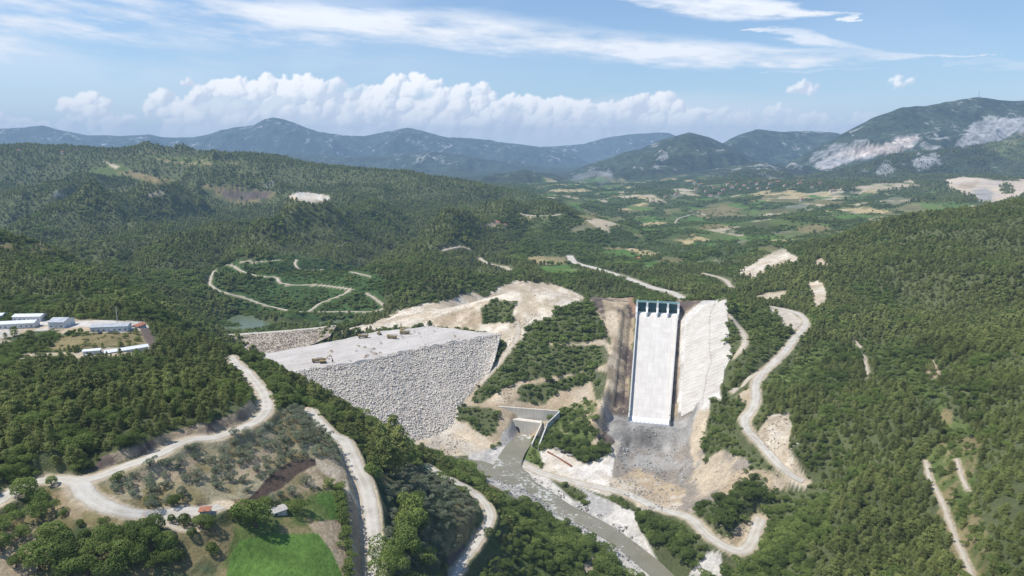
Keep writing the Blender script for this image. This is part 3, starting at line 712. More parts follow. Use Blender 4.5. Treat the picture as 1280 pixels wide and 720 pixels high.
def leaves(pts, nrm, size, rng, k=1):
    """little leaf sprays: one bent quad per point, loosely facing outward"""
    V, Fs = [], []
    for p, n in zip(pts, nrm):
        for _ in range(k):
            d = n+rng.normal(0, .55, 3); d /= np.linalg.norm(d)+1e-9
            a = np.cross(d, rng.normal(0, 1, 3)); a /= np.linalg.norm(a)+1e-9; b = np.cross(d, a)
            s = size*rng.uniform(.6, 1.3); q = p+rng.normal(0, size*.35, 3); i = len(V)
            V += [q-a*s+d*s*.1, q-b*s*.7-d*s*.25, q+a*s, q+b*s*.7-d*s*.1]; Fs.append((i, i+1, i+2, i+3))
    return V, Fs
def pine_crown(n, size, seed):
    r = np.random.default_rng(seed); P_, N_ = [], []
    lob = r.uniform(0, 6.28, 6); lean = r.normal(0, .05, 2)
    for _ in range(n):
        h = r.uniform(0, 1)**.85; a = r.uniform(0, 6.283)
        tier = .80+.20*math.sin(h*22+lob[0])
        R = .37*(1-h)**.40*tier*(1+.26*math.sin(2*a+lob[1]+h*3)+.2*math.sin(3*a+lob[2]-h*5))*min(1, .55+h*2.4)
        q = R*math.sqrt(r.uniform(.35, 1)); z = .16+.84*h
        P_.append(np.array([q*math.cos(a)+lean[0]*z, q*math.sin(a)+lean[1]*z, z])); v = np.array([math.cos(a), math.sin(a), .55+.5*h]); N_.append(v/np.linalg.norm(v))
    return leaves(P_, N_, size, r)
def round_crown(n, size, seed, flat=.85, lobes=11, base=.14):
    r = np.random.default_rng(seed); P_, N_ = [], []
    C_ = [(r.normal(0, .17), r.normal(0, .17), r.uniform(.34, .74), r.uniform(.17, .27)) for _ in range(lobes)]
    while len(P_) < n:
        c = C_[r.integers(lobes)]; d = r.normal(0, 1, 3); d /= np.linalg.norm(d)
        if d[2] < -.55: continue
        p = np.array([c[0], c[1], c[2]])+d*c[3]*r.uniform(.75, 1.06)*np.array([1, 1, flat])
        inn = any(math.dist(p, o[:3]) < o[3]*.68 for o in C_)
        if inn or p[2] < base: continue
        P_.append(p); N_.append(d)
    return leaves(P_, N_, size, r)
def tube(V, Fs, pts, rad, seg=6):
    base = len(V)
    for k, (p, q) in enumerate(zip(pts, rad)):
        for s in range(seg):
            a = 6.283*s/seg; V.append(np.array([p[0]+q*math.cos(a), p[1]+q*math.sin(a), p[2]]))
    for k in range(len(pts)-1):
        for s in range(seg):
            a, b = base+k*seg+s, base+k*seg+(s+1) % seg; Fs.append((a, b, b+seg, a+seg))
def trunk_geo(seed, h=.8, r0=.03, limbs=4, seg=6):
    r = np.random.default_rng(seed); V, Fs = [], []; w = r.normal(0, .02, 2)
    tube(V, Fs, [(0, 0, -.06), (w[0], w[1], h*.35), (w[0]*1.6, w[1]*1.2, h*.7), (w[0], w[1], h)], [r0*1.25, r0*.85, r0*.55, r0*.15], seg)
    for k in range(limbs):
        a = r.uniform(0, 6.28); z = h*r.uniform(.35, .7); L = r.uniform(.14, .26)
        tube(V, Fs, [(0, 0, z), (L*.6*math.cos(a), L*.6*math.sin(a), z+L*.45), (L*math.cos(a), L*math.sin(a), z+L*.9)], [r0*.45, r0*.3, r0*.1], 4)
    return V, Fs
def tree_meshes(kind, var, lod):
    n = {'pine': (1150, 130), 'broad': (2000, 190), 'shrub': (600, 110), 'olive': (1000, 150)}[kind][lod]
    sz = {'pine': (.030, .095), 'broad': (.030, .095), 'shrub': (.05, .13), 'olive': (.038, .10)}[kind][lod]
    sd = var*13+{'pine': 1, 'broad': 2, 'shrub': 3, 'olive': 4}[kind]*101
    if kind == 'pine': V, Fs = pine_crown(n, sz, sd); M = M_pine; tk = trunk_geo(sd, .86, .022, 3)
    elif kind == 'broad': V, Fs = round_crown(n, sz, sd); M = M_broad; tk = trunk_geo(sd, .6, .035, 5)
    elif kind == 'shrub': V, Fs = round_crown(n, sz, sd, .75, 6, .02); M = M_shrub; tk = trunk_geo(sd, .45, .02, 3)
    else: V, Fs = round_crown(n, sz, sd, .8, 7, .25); M = M_olive; tk = trunk_geo(sd, .55, .045, 4)
    return V, Fs, M, tk
HI, LO = {}, {}
src = {}
for kind, nv in (('pine', 6), ('broad', 5), ('shrub', 4), ('olive', 4)):
    HI[kind] = []
    c = bpy.data.collections.new(kind+' variants'); src[kind] = c
    chi = bpy.data.collections.new(kind+' near variants'); src[kind+'_hi'] = chi
    for v in range(nv):
        V, Fs, M, tk = tree_meshes(kind, v, 0)
        HI[kind].append((raw_mesh(kind+'_crown', V, Fs, [M]), raw_mesh(kind+'_trunk', tk[0], tk[1], [M_bark])))
        V2 = V+tk[0]; F2 = Fs+[tuple(i+len(V) for i in f) for f in tk[1]]
        o = bpy.data.objects.new('%s_near_%02d' % (kind, v), raw_mesh(kind+'_near', V2, F2, [M, M_bark], [0]*len(Fs)+[1]*len(tk[1]))); chi.objects.link(o)
        V, Fs, M, tk = tree_meshes(kind, v, 1)
        if kind == 'pine' or v < 4:
            tk = trunk_geo(v, .7, .022, 0, 4)
            V2 = V+tk[0]; F2 = Fs+[tuple(i+len(V) for i in f) for f in tk[1]]
            o = bpy.data.objects.new('%s_%02d' % (kind, v), raw_mesh(kind, V2, F2, [M, M_bark], [0]*len(Fs)+[1]*len(tk[1]))); c.objects.link(o)
def scatter(name, coll, P4, label=None, cat=None):
    """one stuff object: instances of the tree variants on its points; P4 = x, y, z, scale, width"""
    n = len(P4)
    me = bpy.data.meshes.new(name); me.vertices.add(n); me.vertices.foreach_set('co', P4[:, :3].astype(np.float32).ravel())
    a = me.attributes.new('siz', 'FLOAT_VECTOR', 'POINT'); a.data.foreach_set('vector', np.stack([P4[:, 4], P4[:, 4], P4[:, 3]], 1).astype(np.float32).ravel())
    a = me.attributes.new('turn', 'FLOAT_VECTOR', 'POINT')
    tr = np.stack([RNG.normal(0, .04, n), RNG.normal(0, .04, n), RNG.uniform(0, 6.28, n)], 1); a.data.foreach_set('vector', tr.astype(np.float32).ravel())
    a = me.attributes.new('pick', 'INT', 'POINT'); a.data.foreach_set('value', RNG.integers(0, len(coll.objects), n).astype(np.int32))
    o = bpy.data.objects.new(name, me); COL.objects.link(o); o['kind'] = 'stuff'
    if label: o['label'] = label; o['category'] = cat
    g = bpy.data.node_groups.new(name, 'GeometryNodeTree')
    g.interface.new_socket('Geometry', in_out='INPUT', socket_type='NodeSocketGeometry'); g.interface.new_socket('Geometry', in_out='OUTPUT', socket_type='NodeSocketGeometry')
    N = g.nodes; L = g.links; gi = N.new('NodeGroupInput'); go = N.new('NodeGroupOutput')
    ip = N.new('GeometryNodeInstanceOnPoints'); ci = N.new('GeometryNodeCollectionInfo'); ci.inputs[0].default_value = coll
    ci.inputs['Separate Children'].default_value = True; ci.inputs['Reset Children'].default_value = True
    def at(nm, dt):
        q = N.new('GeometryNodeInputNamedAttribute'); q.data_type = dt; q.inputs[0].default_value = nm; return q.outputs[0]
    er = N.new('FunctionNodeEulerToRotation')
    L.new(gi.outputs[0], ip.inputs['Points']); L.new(ci.outputs[0], ip.inputs['Instance']); ip.inputs['Pick Instance'].default_value = True
    L.new(at('pick', 'INT'), ip.inputs['Instance Index']); L.new(at('siz', 'FLOAT_VECTOR'), ip.inputs['Scale'])
    L.new(at('turn', 'FLOAT_VECTOR'), er.inputs[0]); L.new(er.outputs[0], ip.inputs['Rotation']); L.new(ip.outputs[0], go.inputs[0])
    md = o.modifiers.new('scatter', 'NODES'); md.node_group = g
    return o
def at_r(A_, x, y):
    return bil(A_, (np.log(y)-W0)/(W1-W0)*(NW-1), (x/y-U0)/(U1-U0)*(NU-1))
def band(y0, y1, sp, vis):
    """jittered grid of standing points inside the survey's reach"""
    out = []
    xs = np.arange(-1.02*y1, 1.02*y1, sp); ys = np.arange(y0, y1, sp)
    X, Y = np.meshgrid(xs, ys); X = X+RNG.uniform(-.48, .48, X.shape)*sp; Y = Y+RNG.uniform(-.48, .48, X.shape)*sp
    k = np.abs(X) < Y*.92; X, Y = X[k], Y[k]
    z = at_r(Z, X, Y); d = at_r(DEN, X, Y); h = at_r(HGT, X, Y); v = at_r(VIS, X, Y); py = at_r(PYG, X, Y)
    k = (RNG.uniform(0, 1, X.size) < d) & (v > -vis/Y) & (py < 860)
    return np.stack([X[k], Y[k], z[k], h[k]], 1)
b1 = band(120, 620, 3.8, 14); b2 = band(620, 1250, 4.8, 14); b3 = band(1250, 2500, 7.5, 16); b4 = band(2500, 4600, 13, 20)
b5 = band(4600, 4700, 60, 30)
def split(b, sc, lo):
    X, Y, z, h = b.T
    mixn = fbm(X, Y, 45, 3, 61)+.5*fbm(X, Y, 9, 2, 62)
    low = z < 70; island = (X > -90) & (X < 175) & (Y > 560) & (Y < 900)
    right = (X/Y > .34) & (z > 60)
    thr = np.where(low | island, .9, np.where(right, -.28 if False else -.38, -.02)); thr = np.where(Y > 1200, -.35, thr)
    thr = np.where((X/Y > 0) & (Y > 1300) & (z < 130), .25, thr)
    sh = (h < .7) & (RNG.uniform(0, 1, len(X)) < .85); sh |= (RNG.uniform(0, 1, len(X)) < .10)
    pine = (mixn > thr) & ~sh; bro = ~pine & ~sh
    grow = .72+.5*(fbm(X, Y, 70, 3, 63)+.4)
    def pk(m, hh, ww, var=.3):
        n = m.sum(); s = hh*sc*grow[m]*np.exp(RNG.normal(0, var, n)).clip(.45, 1.75)
        return np.stack([X[m], Y[m], z[m]-.3, s, s*ww/hh*RNG.uniform(.75, 1.35, n)], 1)
    return pk(pine, 5.8, 6.7), pk(bro, 4.9, 6.4), pk(sh, 3.0, 5.2)
def near_d(p): return np.sqrt(p[:, 0]**2+p[:, 1]**2+(p[:, 2]-CZ)**2)
def inframe(p):
    u = p[:, 0]/p[:, 1]; s = (p[:, 2]+p[:, 3]*.5-CZ)/p[:, 1]; v = (s*CP+SP)/(CP-s*SP)
    px = 640+F*u*(CP+v*SP); py = 360-F*v
    return (px > 4) & (px < 1276) & (py < 716), px, py
TREE_N = 0
def single_tree(kind, name, x, y, z, sc, wd, label, cat, group):
    crown, trunk = HI[kind][RNG.integers(len(HI[kind]))]
    r = bpy.data.objects.new(name, None); COL.objects.link(r); r.empty_display_size = .1
    r.location = (x, y, z); r.scale = (wd, wd, sc); r.rotation_euler = (0, 0, RNG.uniform(0, 6.28))
    r['label'] = label; r['category'] = cat
    if group: r['group'] = group
    for nm, me in (('crown', crown), ('trunk', trunk)):
        c = bpy.data.objects.new(nm, me); COL.objects.link(c); c.parent = r
    return r
sp1, sp2, sp3, sp4 = split(b1, 1.0, 0), split(b2, 1.0, 1), split(b3, 1.15, 1), split(b4, 1.5, 1)
sp5 = split(b5, 1.5, 1)
print('TREES', [[len(q) for q in s_] for s_ in (sp1, sp2, sp3, sp4, sp5)])
LAB = {
 'pine': ('pine_tree', 'pine tree', 'green pine in the thick wood on the slope at the right of the valley', 'pines on the near right slope', 'young pine on the wooded knoll beside the gravel haul road', 'pines on the near left knoll'),
 'broad': ('broadleaf_tree', 'broadleaf tree', 'leafy tree among the pines on the slope at the right', 'leafy trees on the near right slope', 'dark leafy tree in the woods beside the haul roads and river', 'leafy trees on the near left slopes'),
}
for ki, kind in enumerate(('pine', 'broad', 'shrub')):
    P_ = sp1[ki]
    if kind in LAB:
        d = near_d(P_); ok, px, py = inframe(P_)
        vis = at_r(VIS, P_[:, 0], P_[:, 1]) > -.004
        sc = np.where(ok & vis, P_[:, 3]/d, 0); cap = 280 if kind == 'pine' else 190
        top = np.argsort(-sc)[:cap]; nm, cat, l1, g1, l2, g2 = LAB[kind]
        for i in top:
            x, y, z, s, w = P_[i]; rgt = px[i] > 740
            single_tree(kind, nm, x, y, z, s, w, l1 if rgt else l2, cat, g1 if rgt else g2)
        P_ = np.delete(P_, top, 0)
    sing = {'pine': 'pine_wood', 'broad': 'leafy_wood', 'shrub': 'maquis_scrub'}[kind]
    scatter('near_'+sing, src[kind+'_hi'], P_)
    scatter(sing, src[kind], np.concatenate([sp2[ki], sp3[ki]]))
    scatter('far_'+sing, src[kind], np.concatenate([sp4[ki], sp5[ki]]))

# ---- olive groves: rows set out across the terraces
def world_poly(pp): return [hit(a, b)[:2] for a, b in pp]
def orchard(pp, ang, dx, dy, jit, keep, size, name, label, group, cap):
    poly = world_poly(pp); ca, sa = math.cos(ang), math.sin(ang)
    xs = [p[0] for p in poly]; ys = [p[1] for p in poly]; cx, cy = sum(xs)/len(xs), sum(ys)/len(ys); R = max(max(xs)-min(xs), max(ys)-min(ys))
    g = []
    for i in range(int(-R/dx), int(R/dx)):
        for j in range(int(-R/dy), int(R/dy)):
            a, b = i*dx, j*dy+(i % 2)*dy*.3
            g.append((cx+a*ca-b*sa, cy+a*sa+b*ca))
    g = np.array(g); g = g+RNG.normal(0, jit, g.shape); g = g[inside(poly, g[:, 0], g[:, 1])]
    d = at_r(DEN, g[:, 0], g[:, 1]); g = g[(RNG.uniform(0, 1, len(g)) < keep)]
    z = at_r(Z, g[:, 0], g[:, 1]); s = size*RNG.uniform(.72, 1.25, len(g))
    P_ = np.stack([g[:, 0], g[:, 1], z-.15, s, s*1.3], 1)
    ok, px, py = inframe(P_); dd = near_d(P_); o_ = np.argsort(-np.where(ok, s/dd, 0)); top, rest = o_[:cap], o_[cap:]
    for i in top: single_tree('olive', name, *P_[i], label, 'olive tree', group)
    return P_[rest]
r1 = orchard([(135,615),(160,598),(235,562),(330,532),(350,516),(376,510),(408,545),(432,575),(425,582),(395,569),(370,572),(338,596),(305,618),(180,638)], .5, 5.9, 5.7, .6, .86, 3.9,
 'olive_tree', 'small grey-green olive in the terraced orchard above the dark earth cutting', 'olives of the upper orchard', 150)
r2 = orchard([(482,592),(500,580),(535,592),(578,617),(598,641),(580,672),(543,706),(505,720),(485,720),(482,650)], .95, 5.6, 4.9, .4, .95, 4.1,
 'olive_tree', 'grey-green olive in the close-set orchard between the two lower roads', 'olives of the lower orchard', 150)
if len(r1)+len(r2): scatter('olive_grove', src['olive_hi'], np.concatenate([r1, r2]))
for px, py, r_ in ((366,616,6),(383,602,6),(341,626,5),(351,619,5)):
    x, y, z = hit(px, py+r_*.5); s = r_*2*math.dist((x, y, z), (0, 0, CZ))/F
    single_tree('olive', 'olive_tree', x, y, z, s*1.0, s*1.2, 'silvery olive on the bench just below the dark earth cutting', 'olive tree', 'olives below the cutting')
# ---- trees standing by themselves in the farm land
GROVE = [(65,604,7),(34,615,14),(50,624,10),(52,640,13),(25,668,9),(4,657,12),(2,683,12),(72,668,14),(62,685,16),(48,704,20),(85,694,15),(120,688,15),(136,668,13),(150,684,14),(162,668,12),(177,663,12),(194,657,12),
 (182,676,14),(210,684,15),(150,704,15),(138,716,14),(172,700,14),(110,712,16),(85,716,16),(195,702,12),(225,698,9),(212,700,11),(265,690,9),(215,650,6),(230,654,9),(250,655,10),(262,655,9),
 (190,625,6),(217,629,9),(80,642,5),(100,655,5),(147,599,7),(97,583,9),(16,640,7),(20,705,9),(128,652,5),(240,668,7),(105,672,8)]
for px, py, r_ in GROVE:
    x, y, z = hit(px, py+r_*.45); s = r_*2*math.dist((x, y, z), (0, 0, CZ))/F
    single_tree('broad', 'broadleaf_tree', x, y, z-.2, s*.80, s*1.02, 'round leafy tree in the loose grove below the curving haul road', 'broadleaf tree', 'leafy trees of the lower left grove')
for px, py, r_, lab in ((320,650,19,'largest round bright green tree, beside the stone farm hut and green field'),(372,635,10,'round bright green tree right of the farm hut, at the head of the small lawn'),
    (412,604,5,'dark tree on the bare shoulder at the right end of the earth cutting'),(424,609,6,'smaller dark tree between the earth cutting and the middle haul road'),
    (609,668,6,'small lone tree in the bend of the lower farm road'),(530,700,12,'leafy tree at the foot of the lower orchard nearest the farm road')):
    x, y, z = hit(px, py+r_*.5); s = r_*2*math.dist((x, y, z), (0, 0, CZ))/F
    single_tree('broad', 'broadleaf_tree', x, y, z-.2, s*.98, s*1.22, lab, 'broadleaf tree', None)
DARK = [(476,560,14),(488,552,14),(498,566,15),(480,580,14),(494,588,13),(466,548,11),(455,540,10),(505,578,11),(515,650,14),(520,634,10),(508,668,13),(500,684,13),(492,700,14),(512,690,10),(486,716,12),(524,662,9)]
for px, py, r_ in DARK:
    x, y, z = hit(px, py+r_*.6); s = r_*2*math.dist((x, y, z), (0, 0, CZ))/F
    single_tree('pine' if py < 600 else 'broad', 'pine_tree' if py < 600 else 'broadleaf_tree', x, y, z-.2, s*1.5, s*1.6,
        'tall dark pine in the clump at the head of the lower orchard' if py < 600 else 'dark leafy tree in the strip running down the middle of the lower orchard',
        'pine tree' if py < 600 else 'broadleaf tree', 'tall pines above the lower orchard' if py < 600 else 'dark strip in the lower orchard')
# bushes along the road banks
BUSH = [((424,612),(440,722),26,2.6,'green bush in the hedge along the left bank of the middle haul road','hedge by the middle haul road'),((388,612),(418,608),5,1.0,'bush above the lawn below the earth cutting','bushes above the lawn')]
for (a, b), (c_, d_), n, s0, lab, grp in BUSH:
    for k in range(n):
        tt = (k+.5)/n; x, y, z = hit(a+(c_-a)*tt+RNG.uniform(-2, 2), b+(d_-b)*tt); s = s0*RNG.uniform(.8, 1.5)
        single_tree('shrub', 'bush', x, y, z-.2, s*1.3, s*1.7, lab, 'bush', grp)
# ---------------------------------------------------------------- building blocks
class MB:
    def __init__(s): s.V = []; s.F = []
    def quad(s, a, b, c, d): i = len(s.V); s.V += [a, b, c, d]; s.F.append((i, i+1, i+2, i+3)); return s
    def box(s, x0, x1, y0, y1, z0, z1, rot=None):
        i = len(s.V); P_ = [(x, y, z) for z in (z0, z1) for x, y in ((x0, y0), (x1, y0), (x1, y1), (x0, y1))]
        if rot: P_ = [tuple(rot @ Vector(p)) for p in P_]
        s.V += P_; s.F += [(i, i+3, i+2, i+1), (i+4, i+5, i+6, i+7), (i, i+1, i+5, i+4), (i+1, i+2, i+6, i+5), (i+2, i+3, i+7, i+6), (i+3, i, i+4, i+7)]; return s
    def hexa(s, P_):
        """eight corners: four below, four above"""
        i = len(s.V); s.V += [tuple(p) for p in P_]
        s.F += [(i, i+3, i+2, i+1), (i+4, i+5, i+6, i+7), (i, i+1, i+5, i+4), (i+1, i+2, i+6, i+5), (i+2, i+3, i+7, i+6), (i+3, i, i+4, i+7)]; return s
    def bar(s, p, q, r, seg=6):
        p, q = Vector(p), Vector(q); d = (q-p).normalized(); a = d.orthogonal().normalized(); b = d.cross(a); i = len(s.V)
        for c in (p, q):
            for k in range(seg):
                t_ = 6.2832*k/seg; s.V.append(tuple(c+a*r*math.cos(t_)+b*r*math.sin(t_)))
        s.F += [(i+k, i+(k+1) % seg, i+seg+(k+1) % seg, i+seg+k) for k in range(seg)]
        s.F += [tuple(i+k for k in range(seg))[::-1], tuple(i+seg+k for k in range(seg))]; return s
    def prism(s, prof, y0, y1):
        """profile in x,z pushed along y"""
        i = len(s.V); n = len(prof); s.V += [(x, y0, z) for x, z in prof]+[(x, y1, z) for x, z in prof]
        s.F += [(i+k, i+(k+1) % n, i+n+(k+1) % n, i+n+k) for k in range(n)]+[tuple(i+k for k in range(n))[::-1], tuple(i+n+k for k in range(n))]; return s
    def build(s, name, mat, parent=None, bev=0.0):
        me = bpy.data.meshes.new(name); me.from_pydata([tuple(v) for v in s.V], [], s.F); me.materials.append(mat); me.update()
        if bev:
            bm = bmesh.new(); bm.from_mesh(me); bmesh.ops.bevel(bm, geom=[e for e in bm.edges], offset=bev, segments=1, affect='EDGES'); bm.to_mesh(me); bm.free()
        o = bpy.data.objects.new(name, me); COL.objects.link(o)
        if parent: o.parent = parent
        return o
def thing(name, label, cat, loc=(0, 0, 0), rz=0, group=None):
    o = bpy.data.objects.new(name, None); COL.objects.link(o); o.location = loc; o.rotation_euler = (0, 0, rz); o.empty_display_size = 1
    o['label'] = label; o['category'] = cat
    if group: o['group'] = group
    return o
def tag(o, label, cat, group=None):
    o['label'] = label; o['category'] = cat
    if group: o['group'] = group
    return o
def dup(root, loc, rz, label, group=None, scale=None):
    r = root.copy(); COL.objects.link(r); r.location = loc; r.rotation_euler = (0, 0, rz); r['label'] = label
    if scale: r.scale = scale
    if group: r['group'] = group
    for ch in list(root.children):
        c = ch.copy(); COL.objects.link(c); c.parent = r
        for g_ in ch.children:
            e = g_.copy(); COL.objects.link(e); e.parent = c
    return r

# ---------------------------------------------------------------- roads
def gravel_bld(c1, c2, c3):
    def f(t, pos):
        n = t.noise(pos, .12, 5, .6); n2 = t.noise(pos, 1.6, 5, .7); uv = t.node('ShaderNodeAttribute', attribute_name='across').outputs['Fac']
        rut = t.m('MULTIPLY', t.rng(t.m('ABSOLUTE', t.m('SUBTRACT', t.m('ABSOLUTE', uv), .42)), .05, .22, 1, 0, True), t.rng(n, .3, .6, .5, 1))
        c = t.mix(t.rng(n, .35, .65), c1, c2); c = t.mix(t.rng(n2, .5, .75, 0, .5), c, c3); c = t.mix(t.m('MULTIPLY', rut, .7), c, c2)
        edge = t.rng(t.m('ADD', t.m('ABSOLUTE', uv), t.m('MULTIPLY', t.m('SUBTRACT', n2, .5), .5)), .72, 1.0, 0, .7, True)
        c = t.mix(edge, c, c3)
        return (c, n2, .15)
    return f
M_gravel = surf('pale gravel', gravel_bld((.44,.40,.33), (.60,.56,.49), (.33,.28,.205)), .95, spec=.1)
M_dirt = surf('bare dirt', gravel_bld((.46,.40,.31), (.56,.50,.41), (.30,.25,.17)), .95, spec=.1)
def ribbon(name, pts, w, mat, lift=.12, wob=.8, seed=0, nx=6, clip=True):
    """road sheet draped on the ground"""
    P_ = np.array([(p[0], p[1], p[2]) for p in pts]); seg = np.r_[0, np.cumsum(np.hypot(*np.diff(P_[:, :2], axis=0).T))]
    L = seg[-1]; n = max(4, int(L/2.2)); s = np.linspace(0, L, n); X = np.interp(s, seg, P_[:, 0]); Y = np.interp(s, seg, P_[:, 1])
    tx, ty = np.gradient(X), np.gradient(Y); q = np.hypot(tx, ty)+1e-9; nx_, ny_ = -ty/q, tx/q
    hw = np.array([w*.5]*n)*(1+.16*fbm(s, s*0+seed, 14, 3, 5)); j1 = wob*fbm(s, s*0+seed*3.1, 4, 3, 8)
    acr = np.linspace(-1, 1, nx)
    XX = X[:, None]+nx_[:, None]*acr*hw[:, None]+(nx_*j1)[:, None]*(np.abs(acr) > .9); YY = Y[:, None]+ny_[:, None]*acr*hw[:, None]+(ny_*j1)[:, None]*(np.abs(acr) > .9)
    ZZ = hz(XX.ravel(), YY.ravel()).reshape(XX.shape)+lift-(np.abs(acr) > .9)*.18
    me = grid_mesh(name, XX, YY, ZZ); a = me.attributes.new('across', 'FLOAT', 'POINT'); a.data.foreach_set('value', np.tile(acr, n).astype(np.float32))
    return struct(name, me, mat)
for i, (name, w, pts, kind) in enumerate(road_lines): ribbon(name, pts, w, M_gravel if kind == 'gravel' else M_dirt, .22 if pts[0][1] < 900 else .5, .8, i)

# ---------------------------------------------------------------- river and pond
def water_bld(t, pos):
    n = t.noise(pos, .035, 5, .65, 1.2); n2 = t.noise(pos, .35, 5, .7, .5); fo = t.node('ShaderNodeAttribute', attribute_name='foam').outputs['Fac']
    c = t.mix(t.rng(n, .3, .7), (.20,.185,.13), (.275,.255,.19))
    k = t.rng(t.m('ADD', t.m('ADD', t.m('MULTIPLY', n, .5), t.m('MULTIPLY', n2, .5)), t.m('MULTIPLY', fo, .17)), .66, .76, 0, 1, True)
    c = t.mix(k, c, (.62,.63,.60)); return (c, n2, .5, t.rng(k, 0, 1, .22, .8))
M_water = surf('silty river water', water_bld, .25, spec=.4)
RR = []
def water(name, line, half, dz, foam):
    P_ = np.array([(p[0], p[1], p[2]) for p in line]); n = len(P_); tx, ty = np.gradient(P_[:, 0]), np.gradient(P_[:, 1]); q = np.hypot(tx, ty)
    acr = np.linspace(-1, 1, 9); hw = np.array([half(i) for i in range(n)])
    XX = P_[:, 0, None]-(ty/q)[:, None]*acr*hw[:, None]; YY = P_[:, 1, None]+(tx/q)[:, None]*acr*hw[:, None]; ZZ = P_[:, 2, None]+dz+0*XX
    me = grid_mesh(name, XX, YY, ZZ); a = me.attributes.new('foam', 'FLOAT', 'POINT'); a.data.foreach_set('value', np.repeat([foam(i/(n-1)) for i in range(n)], 9).astype(np.float32))
    return struct(name, me, M_water)
water('river', river_line, lambda i: river_half(i)+4, -.35, lambda s: .25+.8*math.exp(-((s-.62)/.16)**2)+.9*math.exp(-((s-1)/.05)**2))
water('river_backwater', side, lambda i: 13, -.5, lambda s: -.1+.4*s)
def pond_bld(t, pos): return (t.mix(t.rng(t.noise(pos, .05, 4, .5), .3, .7), (.115,.150,.085), (.150,.180,.105)), t.noise(pos, .8, 3, .5), .1)
M_pond = surf('green reservoir water', pond_bld, .2, spec=.4)
px_ = [p[0] for p in pond]; py_ = [p[1] for p in pond]
struct('reservoir_water', grid_mesh('reservoir', *[np.array(q) for q in ([[min(px_)-60, max(px_)+50]]*2, [[min(py_)-45]*2, [max(py_)+60]*2], [[70.2, 70.2]]*2)]), M_pond)

# ---------------------------------------------------------------- rock instances
def rock_mesh(seed):
    bm = bmesh.new(); bmesh.ops.create_icosphere(bm, subdivisions=1, radius=.5); r = random.Random(seed)
    sc = [r.uniform(.7, 1.25) for _ in range(3)]
    for v in bm.verts:
        k = r.uniform(.72, 1.15); v.co = Vector((v.co.x*sc[0]*k, v.co.y*sc[1]*k, v.co.z*sc[2]*k*.85))
    me = bpy.data.meshes.new('boulder'); bm.to_mesh(me); bm.free(); return me
def rock_mat(name, stops, rnd=1.0):
    m = bpy.data.materials.new(name); m.use_nodes = True; t = NT(m.node_tree); b = t.n['Principled BSDF']; b.inputs['Roughness'].default_value = .95; b.inputs['Specular IOR Level'].default_value = .1
    oi = t.node('ShaderNodeObjectInfo'); pos = t.node('ShaderNodeNewGeometry').outputs['Position']
    c = t.ramp(oi.outputs['Random'], stops); c = t.mix(t.rng(t.noise(pos, 1.2, 3, .6), .3, .8, 0, .4), c, stops[0][1]); bz = t.noise(t.vm('MULTIPLY', pos, (.02, .02, .16)), 1.0, 4, .6); c = t.mix(t.rng(bz, .46, .62, 0, .5, True), c, stops[1][1]); t.put(b.inputs['Base Color'], c); return m
M_rip = rock_mat('limestone rubble', [(0, (.46,.40,.33)), (.3, (.64,.58,.50)), (.7, (.79,.73,.64)), (1, (.88,.83,.75))])
M_ripb = rock_mat('buff rubble', [(0, (.27,.22,.17)), (.5, (.42,.36,.28)), (1, (.58,.51,.42))])
rocks = bpy.data.collections.new('rock variants'); rocksb = bpy.data.collections.new('buff rock variants'); rocksg = bpy.data.collections.new('grey rock variants')
M_ripg = rock_mat('river stone', [(0, (.17,.165,.155)), (.5, (.32,.31,.29)), (.85, (.46,.44,.41)), (1, (.62,.60,.56))])
for k in range(6):
    for c_, m_ in ((rocks, M_rip), (rocksb, M_ripb), (rocksg, M_ripg)):
        me = rock_mesh(k*7+3); me.materials.append(m_); c_.objects.link(bpy.data.objects.new('boulder_%s%d' % (c_.name[:4], k), me))

# ---------------------------------------------------------------- rockfill dam
def rubble_bld(c1, c2, c3, sc):
    def f(t, pos):
        v = t.voro(pos, sc, 'F1'); cc = t.voro(pos, sc, 'F1', 'Color'); n = t.noise(pos, .05, 4, .6); r = t.sep(cc)[0]
        c = t.mix(r, c1, c2); c = t.mix(t.rng(v, .35, .62), c, c3); c = t.mix(t.rng(n, .35, .7, 0, .35), c, c2); return (c, t.m('SUBTRACT', 1.0, v), .9)
    return f
M_face = surf('rubble face', rubble_bld((.68,.61,.53), (.82,.76,.68), (.42,.37,.31), .9), .95, spec=.1)
M_coff = surf('cofferdam rubble', rubble_bld((.52,.44,.35), (.66,.58,.48), (.32,.26,.20), .5), .95, spec=.1)
def fill_bld(t, pos):
    n = t.noise(pos, .04, 5, .6, .6); n2 = t.noise(pos, .7, 5, .7); x, y, z = t.sep(pos)
    track = t.noise(t.xyz(t.m('MULTIPLY', t.m('ADD', t.m('MULTIPLY', x, .58), t.m('MULTIPLY', y, -.81)), .22), t.m('MULTIPLY', t.m('ADD', t.m('MULTIPLY', x, .81), t.m('MULTIPLY', y, .58)), .012)), 1.0, 5, .6)
    c = t.mix(t.rng(n, .3, .7), (.50,.46,.42), (.64,.60,.55)); c = t.mix(t.rng(track, .45, .7, 0, .6), c, (.40,.35,.30)); c = t.mix(t.rng(n2, .5, .8, 0, .6), c, (.36,.33,.30)); return (c, n2, .4)
M_fill = surf('compacted fill', fill_bld, .95, spec=.1)
def along(poly, n):
    P_ = np.array(poly); seg = np.r_[0, np.cumsum(np.linalg.norm(np.diff(P_, axis=0), axis=1))]; s = np.linspace(0, seg[-1], n)
    return np.stack([np.interp(s, seg, P_[:, k]) for k in range(3)], 1)
